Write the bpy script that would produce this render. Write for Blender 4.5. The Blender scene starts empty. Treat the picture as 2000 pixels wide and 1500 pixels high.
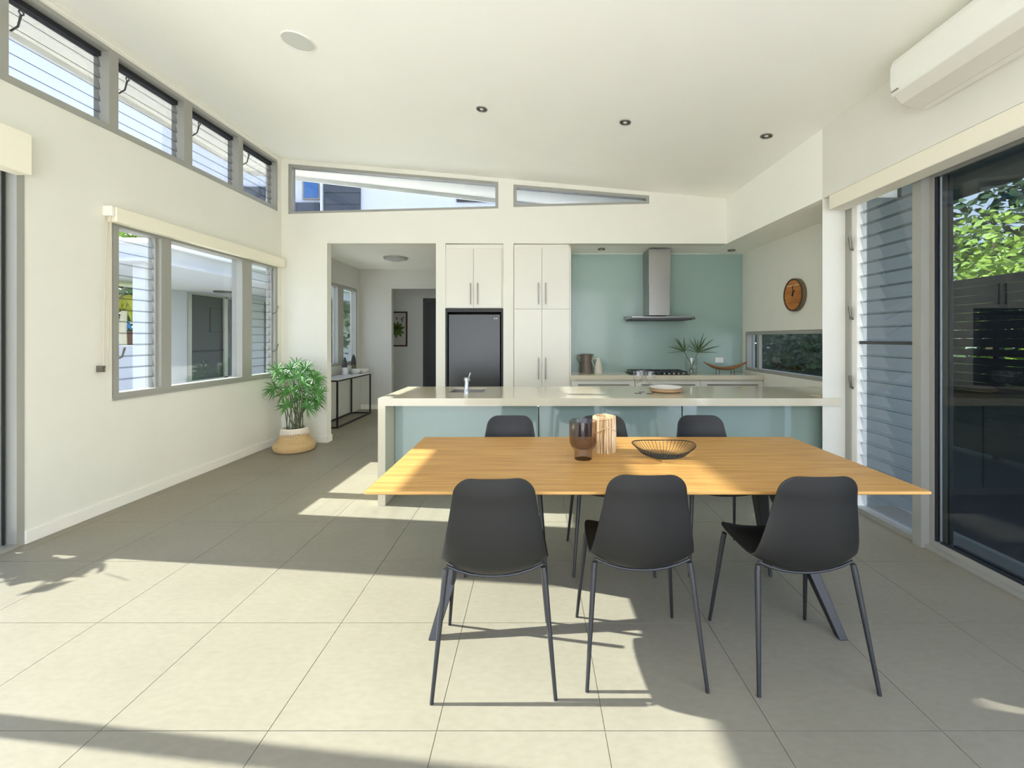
import bpy, bmesh, math, random
from mathutils import Vector, Matrix
random.seed(7)
PI = math.pi
scene = bpy.context.scene
COL = scene.collection

# ------------------------------------------------------------------ camera, sky, sun, exposure
cam_d = bpy.data.cameras.new('camera')
cam = bpy.data.objects.new('camera', cam_d); COL.objects.link(cam)
cam.location = (0, 0, 1.40); cam.rotation_euler = (PI/2, 0, 0)
cam_d.sensor_width = 36.0; cam_d.lens = 873.0/2000*36
cam_d.shift_x = -43/2000; cam_d.shift_y = -90/2000
cam_d.clip_start = 0.05; cam_d.clip_end = 300
scene.camera = cam

SUN_DIR = Vector((1.0, -0.114, -0.603)).normalized()
world = bpy.data.worlds.new('sky'); scene.world = world; world.use_nodes = True
wn = world.node_tree; wn.nodes.clear()
w_out = wn.nodes.new('ShaderNodeOutputWorld'); w_bg = wn.nodes.new('ShaderNodeBackground')
w_tc = wn.nodes.new('ShaderNodeTexCoord'); w_sep = wn.nodes.new('ShaderNodeSeparateXYZ')
w_ramp = wn.nodes.new('ShaderNodeValToRGB')
w_ramp.color_ramp.elements[0].position = 0.0; w_ramp.color_ramp.elements[0].color = (0.90, 0.94, 1.0, 1)
w_ramp.color_ramp.elements[1].position = 0.75; w_ramp.color_ramp.elements[1].color = (0.42, 0.57, 1.0, 1)
wn.links.new(w_tc.outputs['Generated'], w_sep.inputs[0]); wn.links.new(w_sep.outputs['Z'], w_ramp.inputs['Fac'])
wn.links.new(w_ramp.outputs['Color'], w_bg.inputs['Color']); wn.links.new(w_bg.outputs[0], w_out.inputs[0])
w_bg.inputs['Strength'].default_value = 2.9

sun_d = bpy.data.lights.new('sun', 'SUN'); sun_d.energy = 19.0; sun_d.angle = math.radians(0.6); sun_d.color = (1.0, 0.98, 0.93)
sun = bpy.data.objects.new('sun', sun_d); COL.objects.link(sun)
sun.location = (-12, 2, 9); sun.rotation_euler = SUN_DIR.to_track_quat('-Z', 'Y').to_euler()

vs = scene.view_settings
scene.display_settings.display_device = 'sRGB'
vs.view_transform = 'Standard'; vs.look = 'None'; vs.gamma = 1.0; vs.use_curve_mapping = False
vs.exposure = 0.86
cy = scene.cycles
cy.use_denoising = True; cy.max_bounces = 14; cy.diffuse_bounces = 8; cy.glossy_bounces = 5
cy.transparent_max_bounces = 40; cy.transmission_bounces = 8
cy.sample_clamp_indirect = 6.0; cy.caustics_reflective = False; cy.caustics_refractive = False

# ------------------------------------------------------------------ helpers
def lin(r, g, b):
    f = lambda c: (c/255/12.92) if c/255 <= 0.04045 else ((c/255+0.055)/1.055)**2.4
    return (f(r), f(g), f(b), 1.0)

MATS = {}
def mat(name, rgb, rough=0.5, metal=0.0, var=0.0, scale=8.0, stretch=(1,1,1), spec=0.5, bump=0.0, bscale=60.0, coat=0.0, rgb2=None):
    m = bpy.data.materials.new(name); m.use_nodes = True
    nt = m.node_tree; b = nt.nodes['Principled BSDF']
    c = lin(*rgb)
    b.inputs['Base Color'].default_value = c
    b.inputs['Roughness'].default_value = rough; b.inputs['Metallic'].default_value = metal
    b.inputs['Specular IOR Level'].default_value = spec
    b.inputs['Coat Weight'].default_value = coat; b.inputs['Coat Roughness'].default_value = 0.05
    tc = nt.nodes.new('ShaderNodeTexCoord'); mp = nt.nodes.new('ShaderNodeMapping'); mp.inputs['Scale'].default_value = stretch
    nt.links.new(tc.outputs['Object'], mp.inputs[0])
    if var > 0 or rgb2:
        n = nt.nodes.new('ShaderNodeTexNoise'); n.inputs['Scale'].default_value = scale; n.inputs['Detail'].default_value = 6; n.inputs['Roughness'].default_value = 0.6
        nt.links.new(mp.outputs[0], n.inputs['Vector'])
        r = nt.nodes.new('ShaderNodeValToRGB')
        c2 = lin(*rgb2) if rgb2 else tuple(min(1, x*(1+var)) for x in c[:3])+(1,)
        c1 = c if rgb2 else tuple(x*(1-var) for x in c[:3])+(1,)
        r.color_ramp.elements[0].position = 0.3; r.color_ramp.elements[0].color = c1
        r.color_ramp.elements[1].position = 0.7; r.color_ramp.elements[1].color = c2
        nt.links.new(n.outputs['Fac'], r.inputs[0]); nt.links.new(r.outputs[0], b.inputs['Base Color'])
    if bump > 0:
        n2 = nt.nodes.new('ShaderNodeTexNoise'); n2.inputs['Scale'].default_value = bscale; n2.inputs['Detail'].default_value = 4
        nt.links.new(mp.outputs[0], n2.inputs['Vector'])
        bp = nt.nodes.new('ShaderNodeBump'); bp.inputs['Strength'].default_value = bump; bp.inputs['Distance'].default_value = 0.01
        nt.links.new(n2.outputs['Fac'], bp.inputs['Height']); nt.links.new(bp.outputs[0], b.inputs['Normal'])
    MATS[name] = m
    return m

def glass(name, t, tint=(1, 1, 1), ior=1.5, rough=0.0):
    """thin pane: transparent with a clear Fresnel reflection on both faces; t is the share one face lets through"""
    m = bpy.data.materials.new(name); m.use_nodes = True
    nt = m.node_tree; nt.nodes.clear()
    o = nt.nodes.new('ShaderNodeOutputMaterial'); mx = nt.nodes.new('ShaderNodeMixShader')
    tr = nt.nodes.new('ShaderNodeBsdfTransparent'); gl = nt.nodes.new('ShaderNodeBsdfGlossy')
    tr.inputs[0].default_value = (t*tint[0], t*tint[1], t*tint[2], 1); gl.inputs['Roughness'].default_value = rough
    fr = nt.nodes.new('ShaderNodeFresnel'); ge = nt.nodes.new('ShaderNodeNewGeometry'); ma = nt.nodes.new('ShaderNodeMath')
    ma.operation = 'MULTIPLY_ADD'; ma.inputs[1].default_value = 1/ior-ior; ma.inputs[2].default_value = ior
    nt.links.new(ge.outputs['Backfacing'], ma.inputs[0]); nt.links.new(ma.outputs[0], fr.inputs['IOR'])
    nt.links.new(fr.outputs[0], mx.inputs[0]); nt.links.new(tr.outputs[0], mx.inputs[1]); nt.links.new(gl.outputs[0], mx.inputs[2])
    nt.links.new(mx.outputs[0], o.inputs[0])
    MATS[name] = m
    return m

class MB:
    """collects simple solids into one mesh; xf maps local (a, b, c) to the final point"""
    def __init__(self, xf=None): self.v = []; self.f = []; self.xf = xf
    def add(self, vs, fs):
        k = len(self.v)
        self.v += [tuple(self.xf(*p)) if self.xf else tuple(p) for p in vs]
        self.f += [tuple(i+k for i in f) for f in fs]
        return self
    def box(self, x0, x1, y0, y1, z0, z1):
        return self.add([(x0,y0,z0),(x1,y0,z0),(x1,y1,z0),(x0,y1,z0),(x0,y0,z1),(x1,y0,z1),(x1,y1,z1),(x0,y1,z1)],
                        [(0,3,2,1),(4,5,6,7),(0,1,5,4),(1,2,6,5),(2,3,7,6),(3,0,4,7)])
    def hexa(self, p): return self.add(p, [(0,3,2,1),(4,5,6,7),(0,1,5,4),(1,2,6,5),(2,3,7,6),(3,0,4,7)])
    def prism(self, poly, fn):
        """poly: 2-D outline, fn(p, e) -> 3-D point for e in (0, 1)"""
        n = len(poly)
        return self.add([fn(p, 0) for p in poly]+[fn(p, 1) for p in poly],
                        [tuple(range(n-1, -1, -1)), tuple(range(n, 2*n))]+[(i, (i+1) % n, n+(i+1) % n, n+i) for i in range(n)])
    def tube(self, pts, rad, n=10, cap=True, flat=1.0):
        pts = [Vector(p) for p in pts]; m = len(pts)
        if not isinstance(rad, (list, tuple)): rad = [rad]*m
        vs = []; ref = None
        for i, p in enumerate(pts):
            t = (pts[min(i+1, m-1)]-pts[max(i-1, 0)]).normalized()
            if ref is None: ref = Vector((0,0,1)) if abs(t.z) < 0.9 else Vector((1,0,0))
            a = (ref-t*ref.dot(t)).normalized(); b = t.cross(a); ref = a
            vs += [p+(a*math.cos(2*PI*k/n)+b*flat*math.sin(2*PI*k/n))*rad[i] for k in range(n)]
        fs = [(i*n+k, i*n+(k+1) % n, (i+1)*n+(k+1) % n, (i+1)*n+k) for i in range(m-1) for k in range(n)]
        if cap: fs += [tuple(range(n-1, -1, -1)), tuple(range((m-1)*n, m*n))]
        return self.add(vs, fs)
    def ring(self, c, r, rt, axis=2, n=32, k=8, sq=1.0):
        vs = []; fs = []
        for i in range(n):
            a = 2*PI*i/n
            for j in range(k):
                b = 2*PI*j/k; rr = r+rt*math.cos(b); p = [rr*math.cos(a), rr*sq*math.sin(a), rt*math.sin(b)]
                p = {2: p, 0: [p[2], p[0], p[1]], 1: [p[0], p[2], p[1]]}[axis]
                vs.append((c[0]+p[0], c[1]+p[1], c[2]+p[2]))
        fs = [(i*k+j, ((i+1) % n)*k+j, ((i+1) % n)*k+(j+1) % k, i*k+(j+1) % k) for i in range(n) for j in range(k)]
        return self.add(vs, fs)
    def lathe(self, prof, c=(0,0,0), n=32, sx=1.0, sy=1.0, tilt=None, cap=True):
        """prof: list of (radius, z) from bottom to top; ends close when the radius is 0"""
        vs = []; m = len(prof)
        for r, z in prof:
            for k in range(n):
                a = 2*PI*k/n; zz = z+(tilt(r, z, a) if tilt else 0)
                vs.append((c[0]+max(r, 1e-5)*sx*math.cos(a), c[1]+max(r, 1e-5)*sy*math.sin(a), c[2]+zz))
        fs = [(i*n+k, i*n+(k+1) % n, (i+1)*n+(k+1) % n, (i+1)*n+k) for i in range(m-1) for k in range(n)]
        if cap:
            fs.append(tuple(range(n-1, -1, -1))); fs.append(tuple(range((m-1)*n, m*n)))
        return self.add(vs, fs)
    def mesh(self, name):
        me = bpy.data.meshes.new(name); me.from_pydata(self.v, [], self.f); me.validate()
        bm = bmesh.new(); bm.from_mesh(me); bmesh.ops.remove_doubles(bm, verts=bm.verts, dist=1e-6)
        bmesh.ops.recalc_face_normals(bm, faces=bm.faces); bm.to_mesh(me); bm.free()
        return me
    def build(self, name, m, parent=None, smooth=False, bevel=0.0, loc=None):
        me = self.mesh(name); me.materials.append(MATS[m] if isinstance(m, str) else m)
        return link(name, me, parent, smooth, bevel, loc)

def link(name, me, parent=None, smooth=False, bevel=0.0, loc=None):
    o = bpy.data.objects.new(name, me); COL.objects.link(o)
    if parent: o.parent = parent
    if loc: o.location = loc
    if smooth:
        for p in me.polygons: p.use_smooth = True
        try: me.set_sharp_from_angle(angle=math.radians(38))
        except Exception: pass
    if bevel > 0:
        md = o.modifiers.new('bevel', 'BEVEL'); md.width = bevel; md.segments = 2; md.limit_method = 'ANGLE'
    return o

def tag(o, label, cat, group=None):
    o['label'] = label; o['category'] = cat
    if group: o['group'] = group
    return o
def thing(name, label, cat, loc=(0,0,0), rz=0, group=None):
    o = bpy.data.objects.new(name, None); COL.objects.link(o); o.location = loc; o.rotation_euler = (0,0,rz)
    o.empty_display_size = 0.1
    return tag(o, label, cat, group)
def struct_empty(name, label=None):
    o = bpy.data.objects.new(name, None); COL.objects.link(o); o['kind'] = 'structure'; o.empty_display_size = 0.1
    if label: o['label'] = label
    return o
def struct(o, label=None):
    o['kind'] = 'structure'
    if label: o['label'] = label
    return o
def dup(root, loc, rz, label, name=None):
    r = root.copy(); COL.objects.link(r); r.location = loc; r.rotation_euler = (0,0,rz); r['label'] = label
    for ch in list(root.children):
        c = ch.copy(); COL.objects.link(c); c.parent = r
        for g in list(ch.children):
            d = g.copy(); COL.objects.link(d); d.parent = c
    return r

# ------------------------------------------------------------------ materials
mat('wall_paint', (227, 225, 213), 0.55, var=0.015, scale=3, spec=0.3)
mat('ceiling_paint', (249, 248, 238), 0.6, var=0.01, scale=2, spec=0.3)
mat('white_trim', (236, 233, 222), 0.4, var=0.01)
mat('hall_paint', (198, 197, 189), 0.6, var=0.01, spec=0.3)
mat('far_room_paint', (238, 240, 236), 0.6, var=0.01, spec=0.3)
mat('grout', (164, 157, 141), 0.8, var=0.1)
def tile_mat():
    m = mat('floor_tile', (176, 168, 146), 0.42, spec=0.22)
    nt = m.node_tree; b = nt.nodes['Principled BSDF']
    ge = nt.nodes.new('ShaderNodeNewGeometry'); n1 = nt.nodes.new('ShaderNodeTexNoise'); n2 = nt.nodes.new('ShaderNodeTexNoise')
    n1.inputs['Scale'].default_value = 2.2; n1.inputs['Detail'].default_value = 8; n2.inputs['Scale'].default_value = 22; n2.inputs['Detail'].default_value = 8
    mp = nt.nodes.new('ShaderNodeMapping'); mp.inputs['Scale'].default_value = (1.0, 2.0, 1.0)
    nt.links.new(ge.outputs['Position'], n1.inputs['Vector']); nt.links.new(ge.outputs['Position'], mp.inputs[0]); nt.links.new(mp.outputs[0], n2.inputs['Vector'])
    ad = nt.nodes.new('ShaderNodeMath'); ad.operation = 'ADD'; nt.links.new(n1.outputs['Fac'], ad.inputs[0]); nt.links.new(n2.outputs['Fac'], ad.inputs[1])
    r = nt.nodes.new('ShaderNodeValToRGB'); r.color_ramp.elements[0].position = 0.75; r.color_ramp.elements[1].position = 1.25
    ad2 = nt.nodes.new('ShaderNodeMath'); ad2.operation = 'MULTIPLY'; ad2.inputs[1].default_value = 0.5
    r.color_ramp.elements[0].position = 0.36; r.color_ramp.elements[1].position = 0.64
    r.color_ramp.elements[0].color = lin(136, 130, 113); r.color_ramp.elements[1].color = lin(145, 139, 122)
    nt.links.new(ad.outputs[0], ad2.inputs[0]); nt.links.new(ad2.outputs[0], r.inputs[0]); nt.links.new(r.outputs[0], b.inputs['Base Color'])
tile_mat()
mat('aluminium', (158, 157, 148), 0.4, 0.1, var=0.02, scale=3)
mat('aluminium_dark', (66, 68, 70), 0.4, 0.3)
mat('dark_seal', (28, 30, 34), 0.6)
mat('steel', (150, 148, 144), 0.3, 0.9, var=0.05, scale=3, stretch=(1,1,40))
mat('chrome', (200, 205, 210), 0.12, 1.0)
mat('handle_metal', (120, 116, 106), 0.35, 0.7)
mat('fridge_steel', (62, 63, 63), 0.3, 0.7, var=0.03, scale=2, stretch=(20,1,1))
mat('niche_black', (24, 24, 22), 0.5)
mat('badge', (205, 208, 208), 0.4)
mat('cabinet_gloss', (222, 219, 207), 0.28, spec=0.35, coat=0.08)
mat('worktop_stone', (206, 198, 174), 0.10, var=0.015, scale=30, spec=0.5)
mat('splash_glass', (148, 170, 161), 0.18, var=0.02, scale=1.2, spec=0.4, coat=0.15)
mat('panel_glass', (152, 172, 164), 0.06, var=0.02, scale=1.2, coat=1.0, spec=0.8)
def wood_mat(name, dark, mid, light, rough=0.4, axis_scale=(0.6, 9, 9), sc=4.0):
    m = mat(name, mid, rough, spec=0.35)
    nt = m.node_tree; b = nt.nodes['Principled BSDF']
    tc = nt.nodes.new('ShaderNodeTexCoord'); mp = nt.nodes.new('ShaderNodeMapping'); mp.inputs['Scale'].default_value = axis_scale
    n = nt.nodes.new('ShaderNodeTexNoise'); n.inputs['Scale'].default_value = sc; n.inputs['Detail'].default_value = 9; n.inputs['Distortion'].default_value = 0.6
    r = nt.nodes.new('ShaderNodeValToRGB'); e = r.color_ramp.elements
    e[0].position = 0.28; e[0].color = lin(*dark); e[1].position = 0.75; e[1].color = lin(*light); x = e.new(0.5); x.color = lin(*mid)
    nt.links.new(tc.outputs['Object'], mp.inputs[0]); nt.links.new(mp.outputs[0], n.inputs['Vector']); nt.links.new(n.outputs['Fac'], r.inputs[0]); nt.links.new(r.outputs[0], b.inputs['Base Color'])
    return m
wood_mat('oak', (172, 124, 66), (192, 146, 80), (206, 162, 96), 0.42)
wood_mat('clock_wood', (150, 92, 40), (176, 114, 56), (196, 134, 74), 0.5, (6, 0.8, 6))
wood_mat('drift_wood', (168, 136, 94), (212, 182, 138), (238, 220, 188), 0.6, (3, 3, 0.5), 9)
wood_mat('bowl_wood', (120, 84, 52), (150, 108, 70), (172, 130, 90), 0.5, (0.6, 9, 9))
wood_mat('fence_timber', (84, 62, 54), (112, 86, 76), (134, 106, 94), 0.8, (9, 9, 0.7))
mat('black_plastic', (26, 26, 24), 0.46, spec=0.4)
mat('black_metal', (34, 35, 36), 0.4, spec=0.5)
mat('blind_fabric', (238, 232, 212), 0.8, var=0.02, scale=200, spec=0.1)
mat('ac_plastic', (236, 235, 226), 0.35)
mat('ac_flap', (222, 218, 206), 0.4)
mat('speaker_mesh', (206, 207, 198), 0.8, var=0.05, scale=400)
mat('lamp_glass', (190, 192, 186), 0.3)
mat('downlight_dark', (70, 68, 58), 0.5)
mat('bulb', (220, 220, 210), 0.3)
mat('basket_straw', (196, 166, 116), 0.85, bump=0.6, bscale=90, rgb2=(222, 194, 146), scale=60, stretch=(1,1,4))
mat('basket_white', (226, 216, 200), 0.85, bump=0.4, bscale=120)
mat('soil', (52, 46, 38), 0.95, var=0.3, scale=60)
mat('palm_leaf', (50, 104, 44), 0.55, rgb2=(92, 150, 64), scale=9)
mat('palm_stem', (88, 96, 70), 0.6, var=0.2, scale=30)
mat('leaf_dark', (42, 66, 34), 0.35, rgb2=(72, 94, 44), scale=14)
mat('marble', (206, 205, 200), 0.3, var=0.06, scale=6)
mat('cone_dark', (58, 58, 56), 0.6)
mat('cone_olive', (112, 110, 88), 0.6)
mat('clock_case', (112, 98, 76), 0.6, var=0.15, scale=20)
mat('jug_brown', (112, 100, 88), 0.45, var=0.12, scale=9)
mat('jug_cream', (206, 200, 184), 0.5, var=0.03)
mat('plate_white', (238, 236, 230), 0.25)
mat('plate_tan', (206, 176, 138), 0.5, var=0.06, scale=20)
mat('socket_white', (226, 226, 220), 0.4)
mat('picture_frame', (78, 54, 34), 0.5)
mat('picture_paper', (206, 206, 200), 0.7)
mat('picture_leaf', (108, 130, 58), 0.7, rgb2=(70, 98, 40), scale=12)
mat('picture_ink', (70, 82, 84), 0.7)
mat('grey_door', (84, 82, 78), 0.5)
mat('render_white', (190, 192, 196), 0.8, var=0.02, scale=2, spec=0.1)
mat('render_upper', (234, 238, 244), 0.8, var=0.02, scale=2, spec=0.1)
mat('render_grey', (126, 132, 129), 0.8, var=0.03, scale=2, spec=0.1)
mat('clad_grey', (78, 86, 96), 0.7, var=0.05, scale=3, stretch=(1,1,8))
mat('roof_white', (226, 227, 226), 0.7, spec=0.2)
mat('patio_grey', (84, 90, 94), 0.7, var=0.03)
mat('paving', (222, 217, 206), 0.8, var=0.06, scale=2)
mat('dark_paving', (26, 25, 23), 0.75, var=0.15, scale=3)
mat('slat_dark', (50, 48, 44), 0.7, var=0.15, scale=3, stretch=(1,1,12))
mat('grass', (96, 122, 44), 0.9, var=0.25, scale=20)
mat('tree_leaf', (120, 156, 46), 0.5, rgb2=(188, 208, 84), scale=3.0)
mat('tree_leaf_dark', (40, 64, 34), 0.6, rgb2=(70, 98, 44), scale=3.0)
mat('palm_yellow', (150, 160, 48), 0.5, rgb2=(196, 196, 84), scale=4)
mat('bark', (96, 80, 62), 0.9, var=0.2, scale=10)
mat('pale_trunk', (222, 216, 196), 0.8, var=0.05)
mat('blue_glaze', (52, 130, 200), 0.3, var=0.1)
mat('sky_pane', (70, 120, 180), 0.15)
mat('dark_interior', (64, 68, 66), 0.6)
mat('cord', (206, 190, 166), 0.6)
glass('pane_clear', 0.67, (0.97, 1.0, 1.0))
glass('pane_sky', 0.53, (0.97, 0.985, 1.0))
glass('pane_left', 0.72, (0.97, 1.0, 1.0))
glass('pane_right', 0.66, (0.93, 0.98, 1.0))
glass('smoked', 0.74, (1.0, 0.93, 0.90))
glass('drinkware', 0.975)

# ------------------------------------------------------------------ frames of reference: left wall, back wall, ceiling
def LX(s): return -3.517+0.0195*s
def Lw(d, s, z): return (LX(s)+d, s, z)             # d > 0 into the room
def BY(x): return 5.792-0.067*x
def Bw(x, d, z): return (x, BY(x)+d, z)              # d > 0 away from the room
def ZC(x): return 3.154-0.1135*(x-2.42)
def ZH(x): return 2.625-0.0152*x
def const(c): return lambda s: c
def as_fn(c): return c if callable(c) else const(c)

def wall_cols(pt, s0, s1, zb, zt, holes, d0, d1, extra=()):
    """a wall running along s with holes (sa, sb, za, zb); heights may be functions of s"""
    mb = MB(pt); zb, zt = as_fn(zb), as_fn(zt)
    cuts = sorted({s0, s1, *extra, *[h[0] for h in holes], *[h[1] for h in holes]})
    for a, b in zip(cuts, cuts[1:]):
        if b-a < 1e-6: continue
        hs = sorted([(as_fn(h[2]), as_fn(h[3])) for h in holes if h[0] <= a+1e-6 and h[1] >= b-1e-6], key=lambda q: q[0](a))
        lo = zb
        for ha, hb in hs+[(zt, None)]:
            if ha(a)-lo(a) > 1e-4 or ha(b)-lo(b) > 1e-4:
                mb.hexa([(d0,a,lo(a)),(d1,a,lo(a)),(d1,b,lo(b)),(d0,b,lo(b)),(d0,a,ha(a)),(d1,a,ha(a)),(d1,b,ha(b)),(d0,b,ha(b))])
            lo = hb
    return mb

# ------------------------------------------------------------------ room shell
YR = -1.4                                               # unseen rear wall, set close so its opening brightens the room
CL_Z0, CL_Z1 = 3.08, 3.755                              # clerestory on the left wall
CL_BAYS = [(-0.90,-0.16),(-0.08,0.62),(0.70,1.38),(1.46,2.14),(2.22,2.88),(2.94,3.62),(3.70,4.38),(4.48,5.16),(5.24,5.90)]
wl = wall_cols(Lw, YR, 6.14, -0.1, lambda s: ZC(LX(s))+0.02, [(-1.25, 3.03, -0.1, 2.64), (3.65, 5.93, 0.893, 2.37), (-0.95, 5.92, CL_Z0, CL_Z1)], -0.15, 0.0)
struct(wl.build('wall_left', 'wall_paint'), 'tall cream wall with the sliding door, the wide window and the clerestory strip')

# back wall: header over the hall, niches and clerestory
WA = (-3.306, -0.467, 3.067, 3.087, 3.742, 3.434)       # x0, x1, z bottom at both ends, z top at both ends
WB = (-0.266, 1.467, 3.100, 3.109, 3.397, 3.213)
def lerp_fn(x0, x1, a, b): return lambda x: a+(b-a)*(x-x0)/(x1-x0)
hA = (WA[0], WA[1], lerp_fn(WA[0], WA[1], WA[2], WA[3]), lerp_fn(WA[0], WA[1], WA[4], WA[5]))
hB = (WB[0], WB[1], lerp_fn(WB[0], WB[1], WB[2], WB[3]), lerp_fn(WB[0], WB[1], WB[4], WB[5]))
bk = wall_cols(lambda d, s, z: Bw(s, d, z), -3.56, 2.6, -0.1, lambda x: ZC(x)+0.02,
               [(-2.767, -1.29, -0.1, ZH), (-1.163, -0.40, -0.1, ZH), (-0.266, 2.6, -0.1, ZH), hA, hB], 0.0, 0.12, extra=(0.475,))
struct(bk.build('wall_back', 'wall_paint'), 'cream back wall over the hall opening and the kitchen, with two sloped clerestory windows')

# kitchen recess: bulkhead soffits, splash wall, side wall with window, nib by the sliding doors
kb = MB()
kb.hexa([(0.475,5.87,ZH(0.475)),(3.05,5.70,2.585),(3.05,6.40,2.574),(0.475,6.40,2.574),(0.475,5.87,2.95),(3.05,5.70,2.95),(3.05,6.40,2.95),(0.475,6.40,2.95)])
kb.hexa([(2.42,3.75,2.568),(3.05,3.75,2.568),(3.05,5.75,2.585),(2.42,5.75,2.585),(2.42,3.75,3.18),(3.05,3.75,3.18),(3.05,5.75,3.18),(2.42,5.75,3.18)])
struct(kb.build('ceiling_kitchen', 'ceiling_paint'), 'lowered white soffit over the kitchen recess')
struct(MB().box(-0.35, 3.05, 6.27, 6.40, -0.1, 2.60).build('wall_kitchen', 'wall_paint'))
ks = wall_cols(lambda d, s, z: (2.92+d, s, z), 3.95, 6.40, -0.1, 2.62, [(4.25, 6.17, 0.955, 1.487)], 0.0, 0.13)
struct(ks.build('wall_right_kitchen', 'wall_paint'), 'white kitchen side wall with the clock above the low window')
struct(MB().prism([(2.42,3.75),(2.735,3.75),(2.735,3.95),(2.552,3.95)], lambda p, e: (p[0], p[1], -0.1+2.668*e)).build('wall_right_nib', 'wall_paint'), 'white wall end between island and sliding doors')
struct(MB().box(2.42, 2.76, YR, 3.75, 2.568, 3.22).build('wall_right', 'wall_paint'), 'white wall above the sliding doors')
struct(MB().box(2.42, 2.76, YR, -1.25, -0.1, 2.568).build('wall_right_rear', 'wall_paint'))
wr = wall_cols(lambda d, s, z: (s, YR+d, z), -3.72, 2.76, -0.1, lambda x: ZC(x)+0.02, [(-3.3, 2.3, -0.1, 2.9)], -0.12, 0.0)  # unseen wall; opening enlarged so sky light fills the room
struct(wr.build('wall_rear', 'wall_paint'))

# ceiling slab sloping down to the right, with the eaves it runs out into
cs = MB(); x0, x1, y0, y1 = -4.28, 2.76, YR-0.3, 6.72
cs.hexa([(x0,y0,ZC(x0)),(x1,y0,ZC(x1)),(x1,y1,ZC(x1)),(x0,y1,ZC(x0)),(x0,y0,ZC(x0)+0.12),(x1,y0,ZC(x1)+0.12),(x1,y1,ZC(x1)+0.12),(x0,y1,ZC(x0)+0.12)])
struct(cs.build('ceiling', 'ceiling_paint'), 'white raked ceiling sloping down from the clerestory')
fs = MB(); fs.box(x0-0.03, x0, y0, y1, ZC(x0)-0.05, ZC(x0)+0.14)
fs.hexa([(x0,y1,ZC(x0)-0.06),(x1,y1,ZC(x1)-0.06),(x1,y1+0.03,ZC(x1)-0.06),(x0,y1+0.03,ZC(x0)-0.06),(x0,y1,ZC(x0)+0.14),(x1,y1,ZC(x1)+0.14),(x1,y1+0.03,ZC(x1)+0.14),(x0,y1+0.03,ZC(x0)+0.14)])
struct(fs.build('trim_fascia', 'roof_white'))

# floor: slab, and every tile a piece of its own
floor = MB().box(-3.9, 3.05, YR, 11.2, -0.15, -0.004).build('floor', 'grout'); struct(floor, 'large pale stone-look tiles with thin grey joints')
TS, TX0, TY0, G = 0.603, -0.347, 1.593, 0.0014
tile_me = None
for j in range(-7, 16):
    for i in range(-6, 6):
        ax, ay = TX0+i*0.6, TY0+j*TS
        bx_, by_ = ax+0.6, ay+TS
        ax2, bx2 = max(ax, -3.62), min(bx_, 3.0); ay2, by2 = max(ay, YR), min(by_, 11.1)
        if bx2-ax2 < 0.05 or by2-ay2 < 0.05: continue
        if ay > 6.6 and ax2 > -0.9: continue
        if ay < 0.3: continue
        full = (bx2-ax2 > 0.599) and (by2-ay2 > 0.602)
        mb = MB().box(-(bx2-ax2)/2+G, (bx2-ax2)/2-G, -(by2-ay2)/2+G, (by2-ay2)/2-G, -0.004, 0.0)
        if full:
            if tile_me is None: tile_me = mb.mesh('tile'); tile_me.materials.append(MATS['floor_tile'])
            me = tile_me
        else:
            me = mb.mesh('tile'); me.materials.append(MATS['floor_tile'])
        link('tile', me, floor, loc=((ax2+bx2)/2, (ay2+by2)/2, 0))
o = MB().box(-3.62, 2.7, YR, TY0-2*TS, -0.004, 0.0).build('tile', 'floor_tile', floor)   # behind the camera, never in view

# baseboards
struct(MB(Lw).box(0.0, 0.014, 3.03, 6.03, 0.0, 0.09).build('baseboard_left', 'white_trim', bevel=0.003))
struct(MB(lambda a, d, z: Bw(a, d, z)).box(-3.39, -2.755, -0.014, 0.0, 0.0, 0.09).box(-2.767, -2.753, -0.014, 0.13, 0, 0.09).build('baseboard_back', 'white_trim', bevel=0.003))

# ------------------------------------------------------------------ window building blocks
def rect_frame(mb, s0, s1, z0, z1, w, d0, d1):
    z0, z1 = as_fn(z0), as_fn(z1)
    q = lambda a, b, la, lb, ha, hb: mb.hexa([(d0,a,la),(d1,a,la),(d1,b,lb),(d0,b,lb),(d0,a,ha),(d1,a,ha),(d1,b,hb),(d0,b,hb)])
    q(s0, s1, z0(s0), z0(s1), z0(s0)+w, z0(s1)+w)
    q(s0, s1, z1(s0)-w, z1(s1)-w, z1(s0), z1(s1))
    q(s0, s0+w, z0(s0)+w, z0(s0+w)+w, z1(s0)-w, z1(s0+w)-w)
    q(s1-w, s1, z0(s1-w)+w, z0(s1)+w, z1(s1-w)-w, z1(s1)-w)
    return mb
def blades(parent, pt, s0, s1, z0, z1, pitch, d, gm, tilt=0.009, th=0.005):
    n = int(round((z1-z0)/pitch)); p = (z1-z0)/n
    me = MB(lambda a, b, c: (a, b, c))
    base = Vector(pt(d, s0, z0)); e = Vector(pt(d, s1, z0))-base
    nx = Vector((e.y, -e.x, 0)).normalized()
    vs = []
    for zz, off in ((0.0, tilt), (p+0.012, -tilt)):
        for t in (0, 1):
            for k in (-th/2, th/2):
                v = e*t+nx*(off+k); vs.append((v.x, v.y, zz))
    me.add(vs, [(0,1,3,2),(4,6,7,5),(0,2,6,4),(1,5,7,3),(0,4,5,1),(2,3,7,6)])
    m = me.mesh('louvre_blade'); m.materials.append(MATS[gm])
    for k in range(n):
        link('louvre_blade', m, parent, loc=(base.x, base.y, z0+k*p))

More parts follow.
